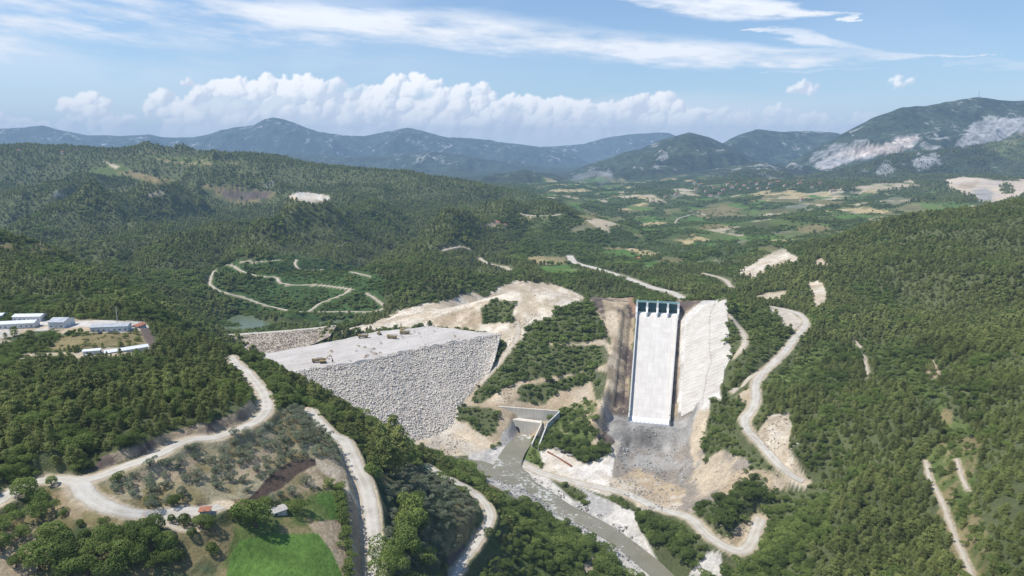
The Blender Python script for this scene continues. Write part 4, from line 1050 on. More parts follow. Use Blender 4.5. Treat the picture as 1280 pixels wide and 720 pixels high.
def ruled(A_, B_, na, nb, sag=0.0):
    a, b = along(A_, na), along(B_, na); t_ = np.linspace(0, 1, nb)[:, None, None]
    g = a[None]*(1-t_)+b[None]*t_; g[..., 2] += sag*np.sin(t_[..., 0]*math.pi); return g
dam = thing('rockfill_dam', 'broad grey rockfill dam under construction between the two hills', 'dam', (0, 0, 0))
gt = ruled(D_BACK, D_TOP, 90, 50); q = fbm(gt[..., 0], gt[..., 1], 14, 4, 71); gt[..., 2] += q*.9+.25
ed_ = np.minimum(np.linspace(0, 1, 50), np.linspace(1, 0, 50))[:, None]
o = struct('crest_fill', grid_mesh('crest_fill', gt[..., 0], gt[..., 1], gt[..., 2]), M_fill); del o['kind']; o.parent = dam
gf = ruled([(p[0], p[1], p[2]+.6) for p in D_TOP], [(q[0]+(q[0]-p[0])*.10, q[1]+(q[1]-p[1])*.10, q[2]-(p[2]-q[2])*.10-.8) for q in D_TOE for p in [min(D_TOP, key=lambda r_: math.hypot(r_[0]-q[0], r_[1]-q[1]))]], 150, 76, -1.0); q = fbm(gf[..., 0], gf[..., 1], 5, 3, 72); gf[..., 2] += q*1.0
o = struct('rubble_face', grid_mesh('rubble_face', gf[..., 0], gf[..., 1], gf[..., 2]), M_face); del o['kind']; o.parent = dam
# low windrow of spoil along the brink
wr = along(D_TOP, 120); V, Fs = [], []
for i, p in enumerate(wr):
    h = .4+2.4*vnoise(np.array([i*.35]), np.array([2.]), 3)[0]
    V += [(p[0]-.9, p[1]+1.4, p[2]-.2), (p[0]-.1, p[1]+.1, p[2]+h), (p[0]+1.0, p[1]-1.2, p[2]-.6)]
for i in range(119):
    a = i*3; Fs += [(a, a+3, a+4, a+1), (a+1, a+4, a+5, a+2)]
me = bpy.data.meshes.new('windrow'); me.from_pydata(V, [], Fs); me.materials.append(M_fill); o = bpy.data.objects.new('windrow', me); COL.objects.link(o); o.parent = dam
def quad_scatter(g, n, s0, s1, name, coll, lift=.2, sel=None):
    A_ = RNG.uniform(0, g.shape[0]-1.01, n); B_ = RNG.uniform(0, g.shape[1]-1.01, n); P_ = np.stack([bil(g[..., k], A_, B_) for k in range(3)], 1)
    s = s0+(s1-s0)*RNG.uniform(0, 1, n)**2.2; P_[:, 2] += lift*s; out = np.c_[P_, s, s*RNG.uniform(.8, 1.3, n)]
    if sel is not None: out = out[sel(out)]
    return scatter(name, coll, out)
quad_scatter(gf, 21000, .5, 2.1, 'dam_boulders', rocks, .12)
_e = along(D_TOP, 700); _n = np.array([-(D_TOP[-1][1]-D_TOP[0][1]), D_TOP[-1][0]-D_TOP[0][0]]); _n = _n/np.hypot(*_n)
_j = RNG.normal(1.0, 2.2, 700); _s = .5+1.5*RNG.uniform(0, 1, 700)**2; _k = vnoise(_e[:, 0]/7, _e[:, 1]/7, 9) > .35
_p = np.c_[_e[:, 0]+_n[0]*_j, _e[:, 1]+_n[1]*_j, _e[:, 2]+.5+.2*_s, _s, _s][_k]; _q = quad_scatter(gt[:, :], 500, .3, 1.3, 'loose_stone', rocks, .1)
scatter('brink_boulders', rocks, _p)
# spoil heaps dumped on the fill
for _i in range(26):
    _a = 12+RNG.uniform(0, 1)*34; _b = RNG.uniform(20, 80); _c = [float(bil(gt[..., k], np.array([_a]), np.array([_b]))[0]) for k in range(3)]
    _r = RNG.uniform(1.8, 3.6); bm = bmesh.new(); bmesh.ops.create_cone(bm, cap_ends=True, segments=14, radius1=_r, radius2=_r*.25, depth=_r*.62)
    for v in bm.verts: v.co += Vector([RNG.normal(0, _r*.07) for _ in range(3)])
    bmesh.ops.subdivide_edges(bm, edges=bm.edges[:], cuts=1, fractal=.4, seed=_i)
    me = bpy.data.meshes.new('spoil_heap'); bm.to_mesh(me); bm.free(); me.materials.append(M_fill if _i % 3 else M_coff); o = bpy.data.objects.new('spoil_heap', me); COL.objects.link(o); o.location = (_c[0], _c[1], _c[2]+_r*.28)
    tag(o, 'small heap of dumped rock fill on the flat top of the dam', 'spoil heap', 'spoil heaps on the dam top')
coff = thing('cofferdam', 'low buff earth cofferdam with a pale road along its crest behind the dam', 'dam')
C_T = [at_z(252,421,86), at_z(300,418.5,86), at_z(350,415,86), at_z(395,411,86), at_z(420,408,87)]
C_F = [at_z(280,450,68), at_z(320,446,69), at_z(352,441,70), at_z(385,433,74), at_z(412,421,82)]
cax = (Vector(C_T[-1])-Vector(C_T[0])).normalized(); cn = Vector((-cax.y, cax.x, 0))
C_B = [tuple(Vector(p)+cn*7) for p in C_T]; C_R = [(p[0]+cn.x*24, p[1]+cn.y*24, 68) for p in C_T]
for nm, a_, b_, m_ in (('rubble_face', C_T, C_F, M_coff), ('crest_road', C_B, C_T, M_gravel), ('upstream_face', C_R, C_B, M_coff)):
    g_ = ruled(a_, b_, 80, 24 if nm != 'crest_road' else 5); g_[..., 2] += fbm(g_[..., 0], g_[..., 1], 5, 3, 73)*(.8 if nm != 'crest_road' else .1)
    o = struct(nm, grid_mesh(nm, g_[..., 0], g_[..., 1], g_[..., 2]), m_); del o['kind']; o.parent = coff
g_ = ruled(C_T, C_F, 60, 20); quad_scatter(g_, 2600, .8, 2.0, 'cofferdam_rubble', rocksb, .1)
# loose rock: river bed, pit, cuttings
def zone_rocks(pp, n, s0, s1, name, coll):
    poly = world_poly(pp); xs = [p[0] for p in poly]; ys = [p[1] for p in poly]
    X = RNG.uniform(min(xs), max(xs), n*3); Y = RNG.uniform(min(ys), max(ys), n*3); k = inside(poly, X, Y); X, Y = X[k][:n], Y[k][:n]
    cl = vnoise(X/9, Y/9, 5) > .38; X, Y = X[cl], Y[cl]
    s = s0+(s1-s0)*RNG.uniform(0, 1, len(X))**3; z = at_r(Z, X, Y); return np.stack([X, Y, z+.1*s, s, s*RNG.uniform(.8, 1.3, len(X))], 1)
R1 = [zone_rocks([(600,582),(640,575),(665,595),(720,625),(790,662),(812,700),(800,715),(700,650),(640,622)], 2600, .5, 2.6, '', None),
      zone_rocks([(778,540),(850,535),(875,590),(845,640),(795,640),(765,600)], 1500, .5, 2.2, '', None)]
scatter('river_boulders', rocksg, np.concatenate(R1))
R2 = [zone_rocks(pp, n, .4, 1.9, '', None) for pp, n in (([(430,412),(500,388),(600,366),(605,380),(540,405),(450,414)], 1200), ([(606,373),(645,352),(728,372),(700,385),(640,400),(610,372)], 900), ([(645,400),(690,390),(660,412),(640,435),(630,425)], 500),
      ([(890,590),(945,580),(985,600),(900,628)], 500), ([(945,540),(985,516),(1004,590),(965,572)], 450), ([(740,380),(792,380),(782,525),(750,545)], 1300), ([(600,500),(640,480),(640,505)], 200), ([(560,540),(500,555),(560,570),(610,560)], 400), ([(890,640),(940,660),(905,690)], 200), ([(925,345),(975,313),(1000,330),(945,342)], 500))]
scatter('rubble', rocksb, np.concatenate(R2))

# ---------------------------------------------------------------- spillway
def conc_bld(base, dark, panel=None, streaks=True):
    def f(t, pos):
        tc = t.node('ShaderNodeTexCoord').outputs['Object']; x, y, z = t.sep(tc)
        n = t.noise(tc, .09, 5, .65); n2 = t.noise(tc, 1.1, 4, .6); c = t.mix(t.rng(n, .3, .75, 0, .55), base, dark)
        if streaks:
            st = t.noise(t.xyz(t.m('MULTIPLY', x, .9), t.m('MULTIPLY', y, .035), t.m('MULTIPLY', z, .06)), 1, 5, .6); c = t.mix(t.rng(st, .42, .72, 0, .55), c, dark)
        if panel:
            gx = t.m('ABSOLUTE', t.m('SUBTRACT', t.m('FRACT', t.m('DIVIDE', x, panel[0])), .5)); gy = t.m('ABSOLUTE', t.m('SUBTRACT', t.m('FRACT', t.m('DIVIDE', y, panel[1])), .5))
            j = t.m('MAXIMUM', t.rng(gx, .462, .488), t.rng(gy, .472, .492)); c = t.mix(t.m('MULTIPLY', j, .5), c, dark)
            cell_ = t.node('ShaderNodeTexWhiteNoise'); t.put(cell_.inputs['Vector'], t.xyz(t.m('FLOOR', t.m('DIVIDE', x, panel[0])), t.m('FLOOR', t.m('DIVIDE', y, panel[1])), 0.0))
            c = t.mix(t.m('MULTIPLY', cell_.outputs['Value'], .26), c, dark)
        return (c, n2, .02)
    return f
M_conc = surf('chute concrete', conc_bld((.74,.705,.655), (.50,.46,.40), (6.0, 9.0)), .85, spec=.2)
M_wallc = surf('wall concrete', conc_bld((.62,.61,.58), (.45,.435,.41)), .85, spec=.2)
M_newc = surf('fresh lip concrete', conc_bld((.82,.82,.80), (.70,.70,.68)), .8, spec=.2)
M_teal = mottled('teal gate paint', (.010,.075,.085), (.018,.115,.115), .6, .45, spec=.5)
M_tealp = mottled('pale teal rail', (.22,.42,.42), (.34,.52,.50), .6, .5, spec=.4)
M_dark = mottled('dark steel', (.03,.03,.032), (.07,.07,.07), 1.5, .6, spec=.4)
rz = math.atan2(rt.y, rt.x)
sp = thing('spillway', 'long white concrete spillway chute below four dark teal gates', 'spillway', tuple(S0), rz)
sp.scale = (.94, 1, 1)
def lz(y):                        # local height of chute floor at local y (negative downstream)
    return chute_profile(min(1, max(0, -y/AXL)))-S0.z
NS = 48; V, Fs = [], []
for k in range(NS+1):
    y = -AXL*k/NS; h = chute_half(k/NS); z_ = lz(y)
    V += [(-h, y, z_), (h, y, z_)]
Fs = [(2*k, 2*k+2, 2*k+3, 2*k+1) for k in range(NS)]
m_ = MB(); m_.V = V; m_.F = [f[::-1] for f in Fs]; m_.build('chute_floor', M_conc, sp)
for sgn in (-1, 1):
    w = MB()
    for k in range(NS):
        y0, y1 = -AXL*k/NS, -AXL*(k+1)/NS; h0, h1 = chute_half(k/NS), chute_half((k+1)/NS); T = 1.3; a, b = 4.6, 4.6
        f0, f1 = lz(y0), lz(y1); i0, i1, o0, o1 = sgn*h0, sgn*h1, sgn*(h0+T), sgn*(h1+T)
        c_ = [(i0, y0, f0-2), (o0, y0, f0-2), (o1, y1, f1-2), (i1, y1, f1-2), (i0, y0, f0+a), (o0, y0, f0+a), (o1, y1, f1+b), (i1, y1, f1+b)]
        i = len(w.V); w.V += c_; w.F += [(i+4, i+5, i+6, i+7), (i, i+4, i+7, i+3), (i+1, i+2, i+6, i+5)]
        if k == NS-1: w.F.append((i+3, i+7, i+6, i+2))
    w.build('side_wall', M_wallc, sp)
hb = chute_half(1); zb = lz(-AXL)
lip = MB(); prof = [(-AXL-.02, zb-9), (-AXL-.02, zb-.05), (-AXL-4, zb-.9), (-AXL-8, zb-1.3), (-AXL-10.5, zb-.9), (-AXL-11.5, zb-1.0), (-AXL-11.5, zb-9)]
lip.V = [(x, y, z_) for x in (-hb-1.3, hb+1.3) for y, z_ in prof]; n = len(prof)
lip.F = [(k, (k+1) % n, n+(k+1) % n, n+k) for k in range(n)]+[tuple(range(n))[::-1], tuple(range(n, 2*n))]
lip.build('flip_lip', M_newc, sp)
for sgn in (-1, 1): MB().box(min(sgn*hb, sgn*(hb+1.3)), max(sgn*hb, sgn*(hb+1.3)), -AXL-11.48, -AXL, zb-4, zb+3.6).build('lip_wall', M_wallc, sp)
for k in range(9):
    x = -hb+3+k*(2*hb-6)/8; MB().box(x-.12, x+.12, -AXL-11.3, -AXL-10.9, zb-1.0, zb+.8).build('starter_bar', M_dark, sp)
# crest ogee, piers, gates, bridge
og = MB(); pr = [(-.1, -.02), (3, 1.2), (6, 2.0), (9, 1.8), (12, -1), (12, -8), (-.1, -8)]
og.V = [(x, y, z_) for x in (-24.2, 24.2) for y, z_ in pr]; n = len(pr); og.F = [(k, (k+1) % n, n+(k+1) % n, n+k) for k in range(n)]+[tuple(range(n))[::-1], tuple(range(n, 2*n))]
og.build('ogee_crest', M_newc, sp)
GH = 13.5; pw = 2.3; bay = (48.4-3*pw)/4
for k in range(5):
    x = -24.2-pw*.5+.0 if k == 0 else 24.2+pw*.5 if k == 4 else -24.2+k*bay+(k-.5)*pw
    p_ = MB(); hw_ = pw*.5-.01
    prof = [(-5.5, -6), (-5.5, 3.0), (1.0, 7.6), (1.0, GH), (13, GH), (13, -6)]
    p_.V = [(x+s_*hw_, y, z_) for s_ in (-1, 1) for y, z_ in prof]; n = len(prof)
    p_.F = [(a, (a+1) % n, n+(a+1) % n, n+a) for a in range(n)]+[tuple(range(n))[::-1], tuple(range(n, 2*n))]
    # rounded downstream nose
    p_.bar((x, -5.5, -6), (x, -5.5, 2.8), hw_, 10)
    p_.box(x-hw_-.5, x+hw_+.5, .2, 2.4, 6.2, 7.6)
    p_.build('pier', M_newc, sp)
for k in range(4):
    x0 = -24.2+k*(bay+pw); x1 = x0+bay; g_ = MB()
    for a in range(10):                     # curved skin
        t0, t1 = a/10, (a+1)/10; c0, c1 = 4.6-1.7*math.sin(t0*2.2), 4.6-1.7*math.sin(t1*2.2); z0, z1 = 1.9+(GH-3.4)*t0, 1.9+(GH-3.4)*t1
        g_.quad((x0+.06, c0, z0), (x1-.06, c0, z0), (x1-.06, c1, z1), (x0+.06, c1, z1))
        if a % 2 == 1: g_.box(x0+.1, x1-.1, c0-.55, c0-.02, z0-.14, z0+.14)
    for xx in (x0+bay*.25, x0+bay*.5, x0+bay*.75): g_.box(xx-.12, xx+.12, 2.3, 2.75, 2.2, GH-1.9)
    gt_ = g_.build('radial_gate', M_teal, sp)
    arm = MB()
    for xx in (x0+1.1, x1-1.1):
        arm.bar((xx, .6, 6.8), (xx, 3.3, 3.6), .22).bar((xx, .6, 6.8), (xx, 3.0, 9.6), .22)
    arm.build('gate_arm', M_dark, gt_)
MB().box(-26.4, 26.4, 2.6, 7.4, GH+.01, GH+.9).build('service_bridge', M_newc, sp)
r_ = MB().box(-26.4, 26.4, 2.2, 2.55, GH-.3, GH+1.9)
r_.build('bridge_rail', M_tealp, sp)
for x in (-12.3, 12.3):
    MB().box(x-1.1, x+1.1, 3.4, 6.2, GH+.91, GH+3.6).build('hoist_house', M_dark, sp)
# approach blocks either side of the gates
# sprayed concrete slope right of the chute
def shot_bld(t, pos):
    tc = t.node('ShaderNodeTexCoord').outputs['Object']; x, y, z = t.sep(tc); n = t.noise(tc, .08, 5, .6); n2 = t.noise(tc, .9, 5, .65)
    rib = t.m('SINE', t.m('ADD', t.m('MULTIPLY', y, 1.15), t.m('ADD', t.m('MULTIPLY', x, .16), t.m('MULTIPLY', n, 12.0))))
    k = t.rng(rib, .35, .95, 0, .62, True); c = t.mix(t.rng(n, .3, .7), (.70,.66,.59), (.58,.53,.455)); c = t.mix(t.m('MULTIPLY', k, t.rng(n2, .3, .6, .3, 1)), c, (.46,.42,.36))
    c = t.mix(t.rng(n2, .58, .8, 0, .5), c, (.48,.44,.38)); return (c, t.m('ADD', rib, t.m('MULTIPLY', n2, 3.0)), .3)
M_shot = surf('sprayed concrete', shot_bld, .95, spec=.1)
Tg, Lg = np.meshgrid(np.linspace(.0, .985, 150), np.linspace(0, 1, 60), indexing='ij')
lat0 = chute_half(Tg)+9+np.clip(.12-Tg, 0, 1)*130; topl = 54-13*np.clip((Tg-.6)/.4, 0, 1)+1.6*fbm(Tg*AXL, Tg*0, 12, 3, 4)+3*sstep(.5, .55, Tg)*(1-sstep(.6, .7, Tg))
lat0 = np.minimum(lat0, chute_half(Tg)+topl-4); latg = lat0+(chute_half(Tg)+topl-lat0)*Lg
Xs = S0.x+ax.x*Tg*AXL+rt.x*latg; Ys_ = S0.y+ax.y*Tg*AXL+rt.y*latg; Zs = hz(Xs.ravel(), Ys_.ravel()).reshape(Xs.shape)+.55+.5*fbm(Xs, Ys_, 4, 3, 6)+.5*np.sin(Tg*AXL*1.15+latg*.16+2*fbm(Xs, Ys_, 12, 2, 9))*.5
Zs += np.where((Lg > .50) & (Lg < .56), 1.2, 0); Zs -= 2.5*(np.minimum(np.minimum(Lg, 1-Lg)*40, 1) < .5)
ss = struct('sprayed_slope', grid_mesh('sprayed_slope', Xs-S0.x, Ys_-S0.y, Zs-S0.z), M_shot); ss.location = tuple(S0); tag(ss, 'white sprayed concrete slope with ribs, right of the spillway chute', 'retaining slope'); del ss['kind']
# drainage channel along the left bench
pts = [(S0.x+ax.x*AXL*t_-rt.x*(chute_half(t_)+6.2), S0.y+ax.y*AXL*t_-rt.y*(chute_half(t_)+6.2), chute_profile(t_)+.2) for t_ in np.linspace(.02, .98, 40)]

# ---------------------------------------------------------------- outlet works at the diversion tunnel
def wall_seg(m_, p, q, zb0, zt0, zb1, zt1, th):
    d = Vector((q[0]-p[0], q[1]-p[1], 0)).normalized(); n = Vector((-d.y, d.x, 0))*th
    m_.hexa([(p[0], p[1], zb0), (q[0], q[1], zb1), (q[0]+n.x, q[1]+n.y, zb1), (p[0]+n.x, p[1]+n.y, zb0), (p[0], p[1], zt0), (q[0], q[1], zt1), (q[0]+n.x, q[1]+n.y, zt1), (p[0]+n.x, p[1]+n.y, zt0)])
ow = thing('outlet_works', 'grey concrete outlet walls around the tunnel mouth at the head of the river', 'outlet')
M_oldc = surf('weathered concrete', conc_bld((.76,.71,.62), (.52,.47,.39)), .9, spec=.15)
uL, uR = at_z(622,508,57), at_z(699,514,57); m_ = MB(); wall_seg(m_, uL, uR, 44, 57, 44, 57, 1.6); m_.build('upper_wall', M_oldc, ow)
m_ = MB(); lL, lR = at_z(630,523,47), at_z(676,529,47); wall_seg(m_, lL, lR, 33, 47, 33, 47, 6); m_.build('lower_wall', M_oldc, ow)
m_ = MB(); wR = at_z(664,553,38); wall_seg(m_, lR, wR, 33, 47, 33, 37, 1.2); m_.build('wing_wall', M_oldc, ow)
m_ = MB(); w2 = at_z(683,531,46.5); w3 = at_z(672,560,37); wall_seg(m_, at_z(699,514,57), w2, 44, 57, 40, 48, 1.2); wall_seg(m_, w2, w3, 33, 47.5, 33, 38, 1.2); m_.build('wing_wall', M_wallc, ow)
pc = at_z(643,541,36.5); pc = Vector((pc[0], pc[1], 0)); dl = Vector((lR[0]-lL[0], lR[1]-lL[1], 0)).normalized(); nn = Vector((dl.y, -dl.x, 0))
base_ = Vector((lL[0], lL[1], 0)); pcp = base_+dl*((pc-base_).dot(dl))+nn*.25
arch = MB(); idx = []
for k in range(13):
    a = math.pi*k/12; arch.V.append(tuple(pcp+dl*3.2*math.cos(a)+Vector((0, 0, 37+3.6*math.sin(a)))))
arch.V += [tuple(pcp-dl*3.2+Vector((0, 0, 33))), tuple(pcp+dl*3.2+Vector((0, 0, 33)))]; arch.F = [tuple(range(15))]; arch.build('tunnel_mouth', M_dark, ow)  # flat dark sheet stands in for the shade inside the tunnel

# ---------------------------------------------------------------- camp buildings
M_white = mottled('white panel', (.60,.61,.60), (.72,.73,.72), .5, .6, spec=.3)
M_roofw = mottled('white metal roof', (.66,.69,.72), (.78,.80,.82), .25, .5, spec=.35)
M_roofg = mottled('grey metal roof', (.36,.39,.42), (.50,.52,.54), .25, .5, spec=.35)
M_glass = mottled('window glass', (.02,.025,.03), (.05,.06,.07), 1, .15, spec=.6)
M_base = mottled('plinth', (.35,.33,.30), (.45,.43,.40), 1, .9)
M_tile = mottled('red tiles', (.32,.12,.07), (.45,.20,.12), .8, .9)
M_stone = mottled('rough stone', (.35,.33,.30), (.55,.52,.47), 1.5, .95)
def prefab(p, q, depth, H, roofm, label, pitch=1.1, wall=None, nwin=None, z=None, group=None, name='site_building', cat='building'):
    """building whose front runs from surveyed foot p to foot q"""
    a, b = hit(*p), hit(*q); a, b = Vector(a), Vector(b); L = (b-a).xy.length; zz = (min(a.z, b.z) if z is None else z)
    r = thing(name, label, cat, (a.x, a.y, zz), math.atan2(b.y-a.y, b.x-a.x), group)
    MB().box(0, L, 0, depth, .3, H).build('wall', wall or M_white, r); MB().box(-.15, L+.15, -.15, depth+.15, -1.6, .32).build('plinth', M_base, r)
    o_ = .5; rf = MB(); ym = depth/2
    rf.V = [(-o_, -o_, H-.12), (L+o_, -o_, H-.12), (L+o_, ym, H+pitch), (-o_, ym, H+pitch), (-o_, depth+o_, H-.12), (L+o_, depth+o_, H-.12), (-o_, -o_, H+.06), (L+o_, -o_, H+.06), (L+o_, ym, H+pitch+.18), (-o_, ym, H+pitch+.18), (-o_, depth+o_, H+.06), (L+o_, depth+o_, H+.06)]
    rf.F = [(6, 7, 8, 9), (9, 8, 11, 10), (0, 6, 7, 1)[::-1], (4, 5, 11, 10), (1, 7, 8, 2)[::-1], (2, 8, 11, 5)[::-1], (0, 3, 9, 6)[::-1], (3, 4, 10, 9)[::-1], (0, 1, 2, 3)[::-1], (3, 2, 5, 4)[::-1]]
    rf.build('roof', roofm, r)
    gb = MB(); gb.V = [(0, 0, H-.02), (0, depth, H-.02), (0, ym, H+pitch-.1), (L, 0, H-.02), (L, depth, H-.02), (L, ym, H+pitch-.1)]; gb.F = [(0, 2, 1), (3, 4, 5)]; gb.build('gable', wall or M_white, r)
    n = nwin if nwin is not None else max(2, int(L/3.4))
    for k in range(n):
        x = (k+.5)*L/n
        if k == n//2: MB().box(x-.5, x+.5, -.06, .02, .32, 2.4).build('door', M_roofg, r)
        else:
            w_ = MB().box(x-.7, x+.7, -.05, .02, 1.2, 2.35).build('window', M_roofw, r); MB().box(x-.6, x+.6, -.09, -.052, 1.3, 2.25).build('pane', M_glass, w_)
    for y in (depth*.3, depth*.7):
        w_ = MB().box(L-.02, L+.05, y-.6, y+.6, 1.2, 2.3).build('window', M_roofw, r); MB().box(L+.052, L+.08, y-.5, y+.5, 1.3, 2.2).build('pane', M_glass, w_)
    return r
prefab((-16,412), (43,410), 10, 4.0, M_roofw, 'long white barrack block in front at the far left of the camp', 1.2)
prefab((16,402.5), (51,402), 9, 4.2, M_roofw, 'white block standing behind the long barrack at the left of the camp', 1.2)
prefab((-30,401), (3,400.5), 9, 4, M_roofw, 'white shed cut by the left edge of the camp behind the others', 1.0)
prefab((61,411), (80,410.5), 14, 5.0, M_roofg, 'grey roofed hall with a broad gable in the middle of the camp', 2.0)
prefab((113,415), (160,414.5), 8, 4.2, M_roofg, 'long grey roofed office block with parked cars in front', 1.2)
prefab((131,442.5), (186,439.5), 7, 3.6, M_roofw, 'long white roofed dormitory alone on the lower terrace', 1.0)
prefab((104,445), (125,443), 5, 3.0, M_roofw, 'short white cabin left of the long dormitory on the lower terrace', .5)
# rust-roofed shelter and gate hut at the right end of the camp
prefab((172,410), (183,409.5), 6, 3.2, M_tile, 'small rust red roofed shelter at the right end of the camp', .9, M_stone, 2, name='shelter', cat='shelter')
# stone hut and shed by the green field
prefab((341,645), (359,643.5), 4.6, 2.7, M_stone, 'low pale stone hut beside the largest round tree', .5, M_stone, 2, name='farm_hut', cat='hut')
prefab((250,645), (262,644), 3, 2.0, M_tile, 'tiny rust roofed shed at the end of the haul road by the orchard', .3, M_stone, 1, name='garden_shed', cat='shed')
# village houses far up the valley and scattered farms
hspots = [(870,238),(882,240),(893,236),(904,239),(915,235),(921,231),(930,233),(938,229),(946,231),(955,228),(963,231),(936,236),(948,237),(960,236),(910,231),(925,238),(972,229),(981,233),(900,243),(888,246),(868,229),(876,232),(1000,231),(1015,235),(1026,230),(832,247),(845,244),(1040,240),(1052,237),(1066,234)]
v0 = thing('village_house', 'pale house with a tiled roof in the village far up the valley', 'house', (0, 0, 0), 0, 'houses of the far village')
MB().box(-6, 6, -4.5, 4.5, -2, 6.4).build('wall', mottled('cream render', (.55,.50,.42), (.68,.64,.56), .3, .9), v0)
rf = MB(); rf.V = [(-6.6, -5.1, 6.3), (6.6, -5.1, 6.3), (6.6, 5.1, 6.3), (-6.6, 5.1, 6.3), (-3.5, 0, 8.8), (3.5, 0, 8.8)]; rf.F = [(0, 1, 5, 4), (1, 2, 5), (2, 3, 4, 5), (3, 0, 4), (3, 2, 1, 0)]; rf.build('roof', M_tile, v0)
for k in (-1, 1):
    w_ = MB().box(k*3-.8, k*3+.8, -4.56, -4.5, 3.6, 5.2).build('window', M_glass, v0)
for i, (px, py) in enumerate(hspots):
    p_ = hit(px, py); s_ = RNG.uniform(.9, 1.5)
    if i == 0: v0.location = p_; v0.scale = (s_,)*3
    else: dup(v0, p_, RNG.uniform(-.6, .6), v0['label'], 'houses of the far village', (s_*RNG.uniform(.8, 1.5), s_, s_))
for px, py, s_, l_ in ((622,281,1.0,'red roofed farmhouse among trees on the hillside left of the valley road'),(631,283,.8,'smaller house just right of the red roofed hillside farmhouse'),(798,326,.9,'farm building among trees right of the river plain'),(1002,251,1.2,'house at the edge of the straw coloured valley fields'),
    (24,190,1.2,'house on the ridge crest at the far left'),(38,191,1.0,'second house from the left on the ridge crest'),(78,192,1.0,'third house along the left ridge crest beside scattered trees')):
    dup(v0, hit(px, py), RNG.uniform(-.5, .5), l_, 'lone farmhouses', (s_,)*3)

# ---------------------------------------------------------------- machines and vehicles
M_yel = mottled('dusty machine yellow', (.30,.22,.10), (.42,.30,.12), 1.5, .5, spec=.4)
M_rub = mottled('rubber', (.02,.02,.02), (.05,.045,.04), 3, .9)
M_load = mottled('load of stone', (.30,.27,.24), (.48,.45,.41), 2, .95)
M_car = mottled('white car paint', (.70,.70,.70), (.78,.78,.78), 1, .35, spec=.5)
M_cardk = mottled('dark car paint', (.03,.04,.06), (.05,.06,.08), 1, .35, spec=.5)
def wheel(x, y, r, w, par):
    o = MB().bar((x-w/2, y, r), (x+w/2, y, r), r, 14).build('wheel', M_rub, par); MB().bar((x-w/2-.03, y, r), (x+w/2+.03, y, r), r*.45, 10).build('rim', M_roofg, o)
def dump_truck(label, loc, rz_):
    t_ = thing('dump_truck', label, 'dump truck', loc, rz_)
    MB().box(-1.1, 1.1, -4.2, 4.2, .9, 1.25).build('chassis', M_dark, t_)
    c_ = MB().prism([(-1.25, 1.26), (1.25, 1.26), (1.25, 2.5), (1.1, 3.2), (-1.1, 3.2), (-1.25, 2.5)], 2.3, 4.3).build('cab', M_yel, t_); MB().box(-1.05, 1.05, 4.301, 4.34, 2.2, 3.0).build('windscreen', M_glass, c_)
    b_ = MB(); b_.hexa([(-1.3, -4.4, 1.3), (1.3, -4.4, 1.3), (1.3, 2.1, 1.3), (-1.3, 2.1, 1.3), (-1.5, -4.9, 3.0), (1.5, -4.9, 3.0), (1.5, 2.2, 3.0), (-1.5, 2.2, 3.0)]); b_.build('bed', M_yel, t_, .05)
    l_ = MB(); l_.hexa([(-1.35, -4.5, 2.95), (1.35, -4.5, 2.95), (1.35, 2.0, 2.95), (-1.35, 2.0, 2.95), (-.5, -2.8, 3.8), (.5, -2.8, 3.8), (.5, .6, 3.9), (-.5, .6, 3.9)]); l_.build('load', M_load, t_)
    for y in (3.1, -1.9, -3.2):
        for x in (-1.15, 1.15): wheel(x, y, .62, .45, t_)
    t_.scale = (1.25,)*3; return t_
def excavator(label, loc, rz_):
    t_ = thing('excavator', label, 'excavator', loc, rz_)
    for x in (-1.3, 1.3): MB().prism([(x-.35, .15), (x+.35, .15), (x+.35, 1.0), (x-.35, 1.0)], -2.2, 2.2).build('track', M_rub, t_, .1)
    MB().box(-1.5, 1.5, -2.6, 1.6, 1.15, 2.3).build('engine_house', M_yel, t_, .08)
    c_ = MB().box(-1.45, -.4, .2, 1.9, 2.3, 3.5).build('cab', M_yel, t_, .05); MB().box(-1.35, -.5, 1.901, 1.94, 2.5, 3.3).build('window', M_glass, c_)
    MB().bar((.2, 1.4, 2.0), (.2, 3.8, 5.4), .32).bar((.2, 3.8, 5.4), (.2, 6.2, 5.0), .28).build('boom', M_yel, t_)
    MB().bar((.2, 6.2, 5.2), (.2, 6.9, 2.0), .24).build('stick', M_yel, t_); MB().hexa([(-.4, 6.3, 1.0), (.8, 6.3, 1.0), (.8, 7.3, .8), (-.4, 7.3, .8), (-.5, 6.2, 2.0), (.9, 6.2, 2.0), (.9, 7.6, 2.1), (-.5, 7.6, 2.1)]).build('bucket', M_dark, t_)
    t_.scale = (1.3,)*3; return t_
def roller(label, loc, rz_):
    t_ = thing('road_roller', label, 'roller', loc, rz_)
    MB().bar((-1.1, 2.0, .8), (1.1, 2.0, .8), .8, 18).build('drum', M_dark, t_); MB().box(-1.3, 1.3, .9, 3.0, .9, 1.25).build('drum_frame', M_yel, t_)
    MB().box(-1, 1, -2.6, .6, .9, 2.1).build('body', M_yel, t_, .08); c_ = MB().box(-.8, .8, -.6, .8, 2.1, 3.3).build('cab', M_yel, t_); MB().box(-.7, .7, .801, .83, 2.3, 3.1).build('window', M_glass, c_)
    for x in (-1.1, 1.1): wheel(x, -1.7, .8, .5, t_)
    t_.scale = (1.2,)*3; return t_
def on_fill(px, py):
    x, y, z = at_z(px, py, CR+.5); 
    j = np.argmin((gt[..., 0]-x)**2+(gt[..., 1]-y)**2); return (x, y, float(gt[..., 2].ravel()[j])+.15)
dump_truck('dump truck left of the pair working in the middle of the dam top', on_fill(397,452), 1.9)
excavator('excavator right of the pair working in the middle of the dam top', on_fill(404,453), -1.4)
roller('yellow roller alone near the left brink of the dam top', on_fill(349,467), 1.2)
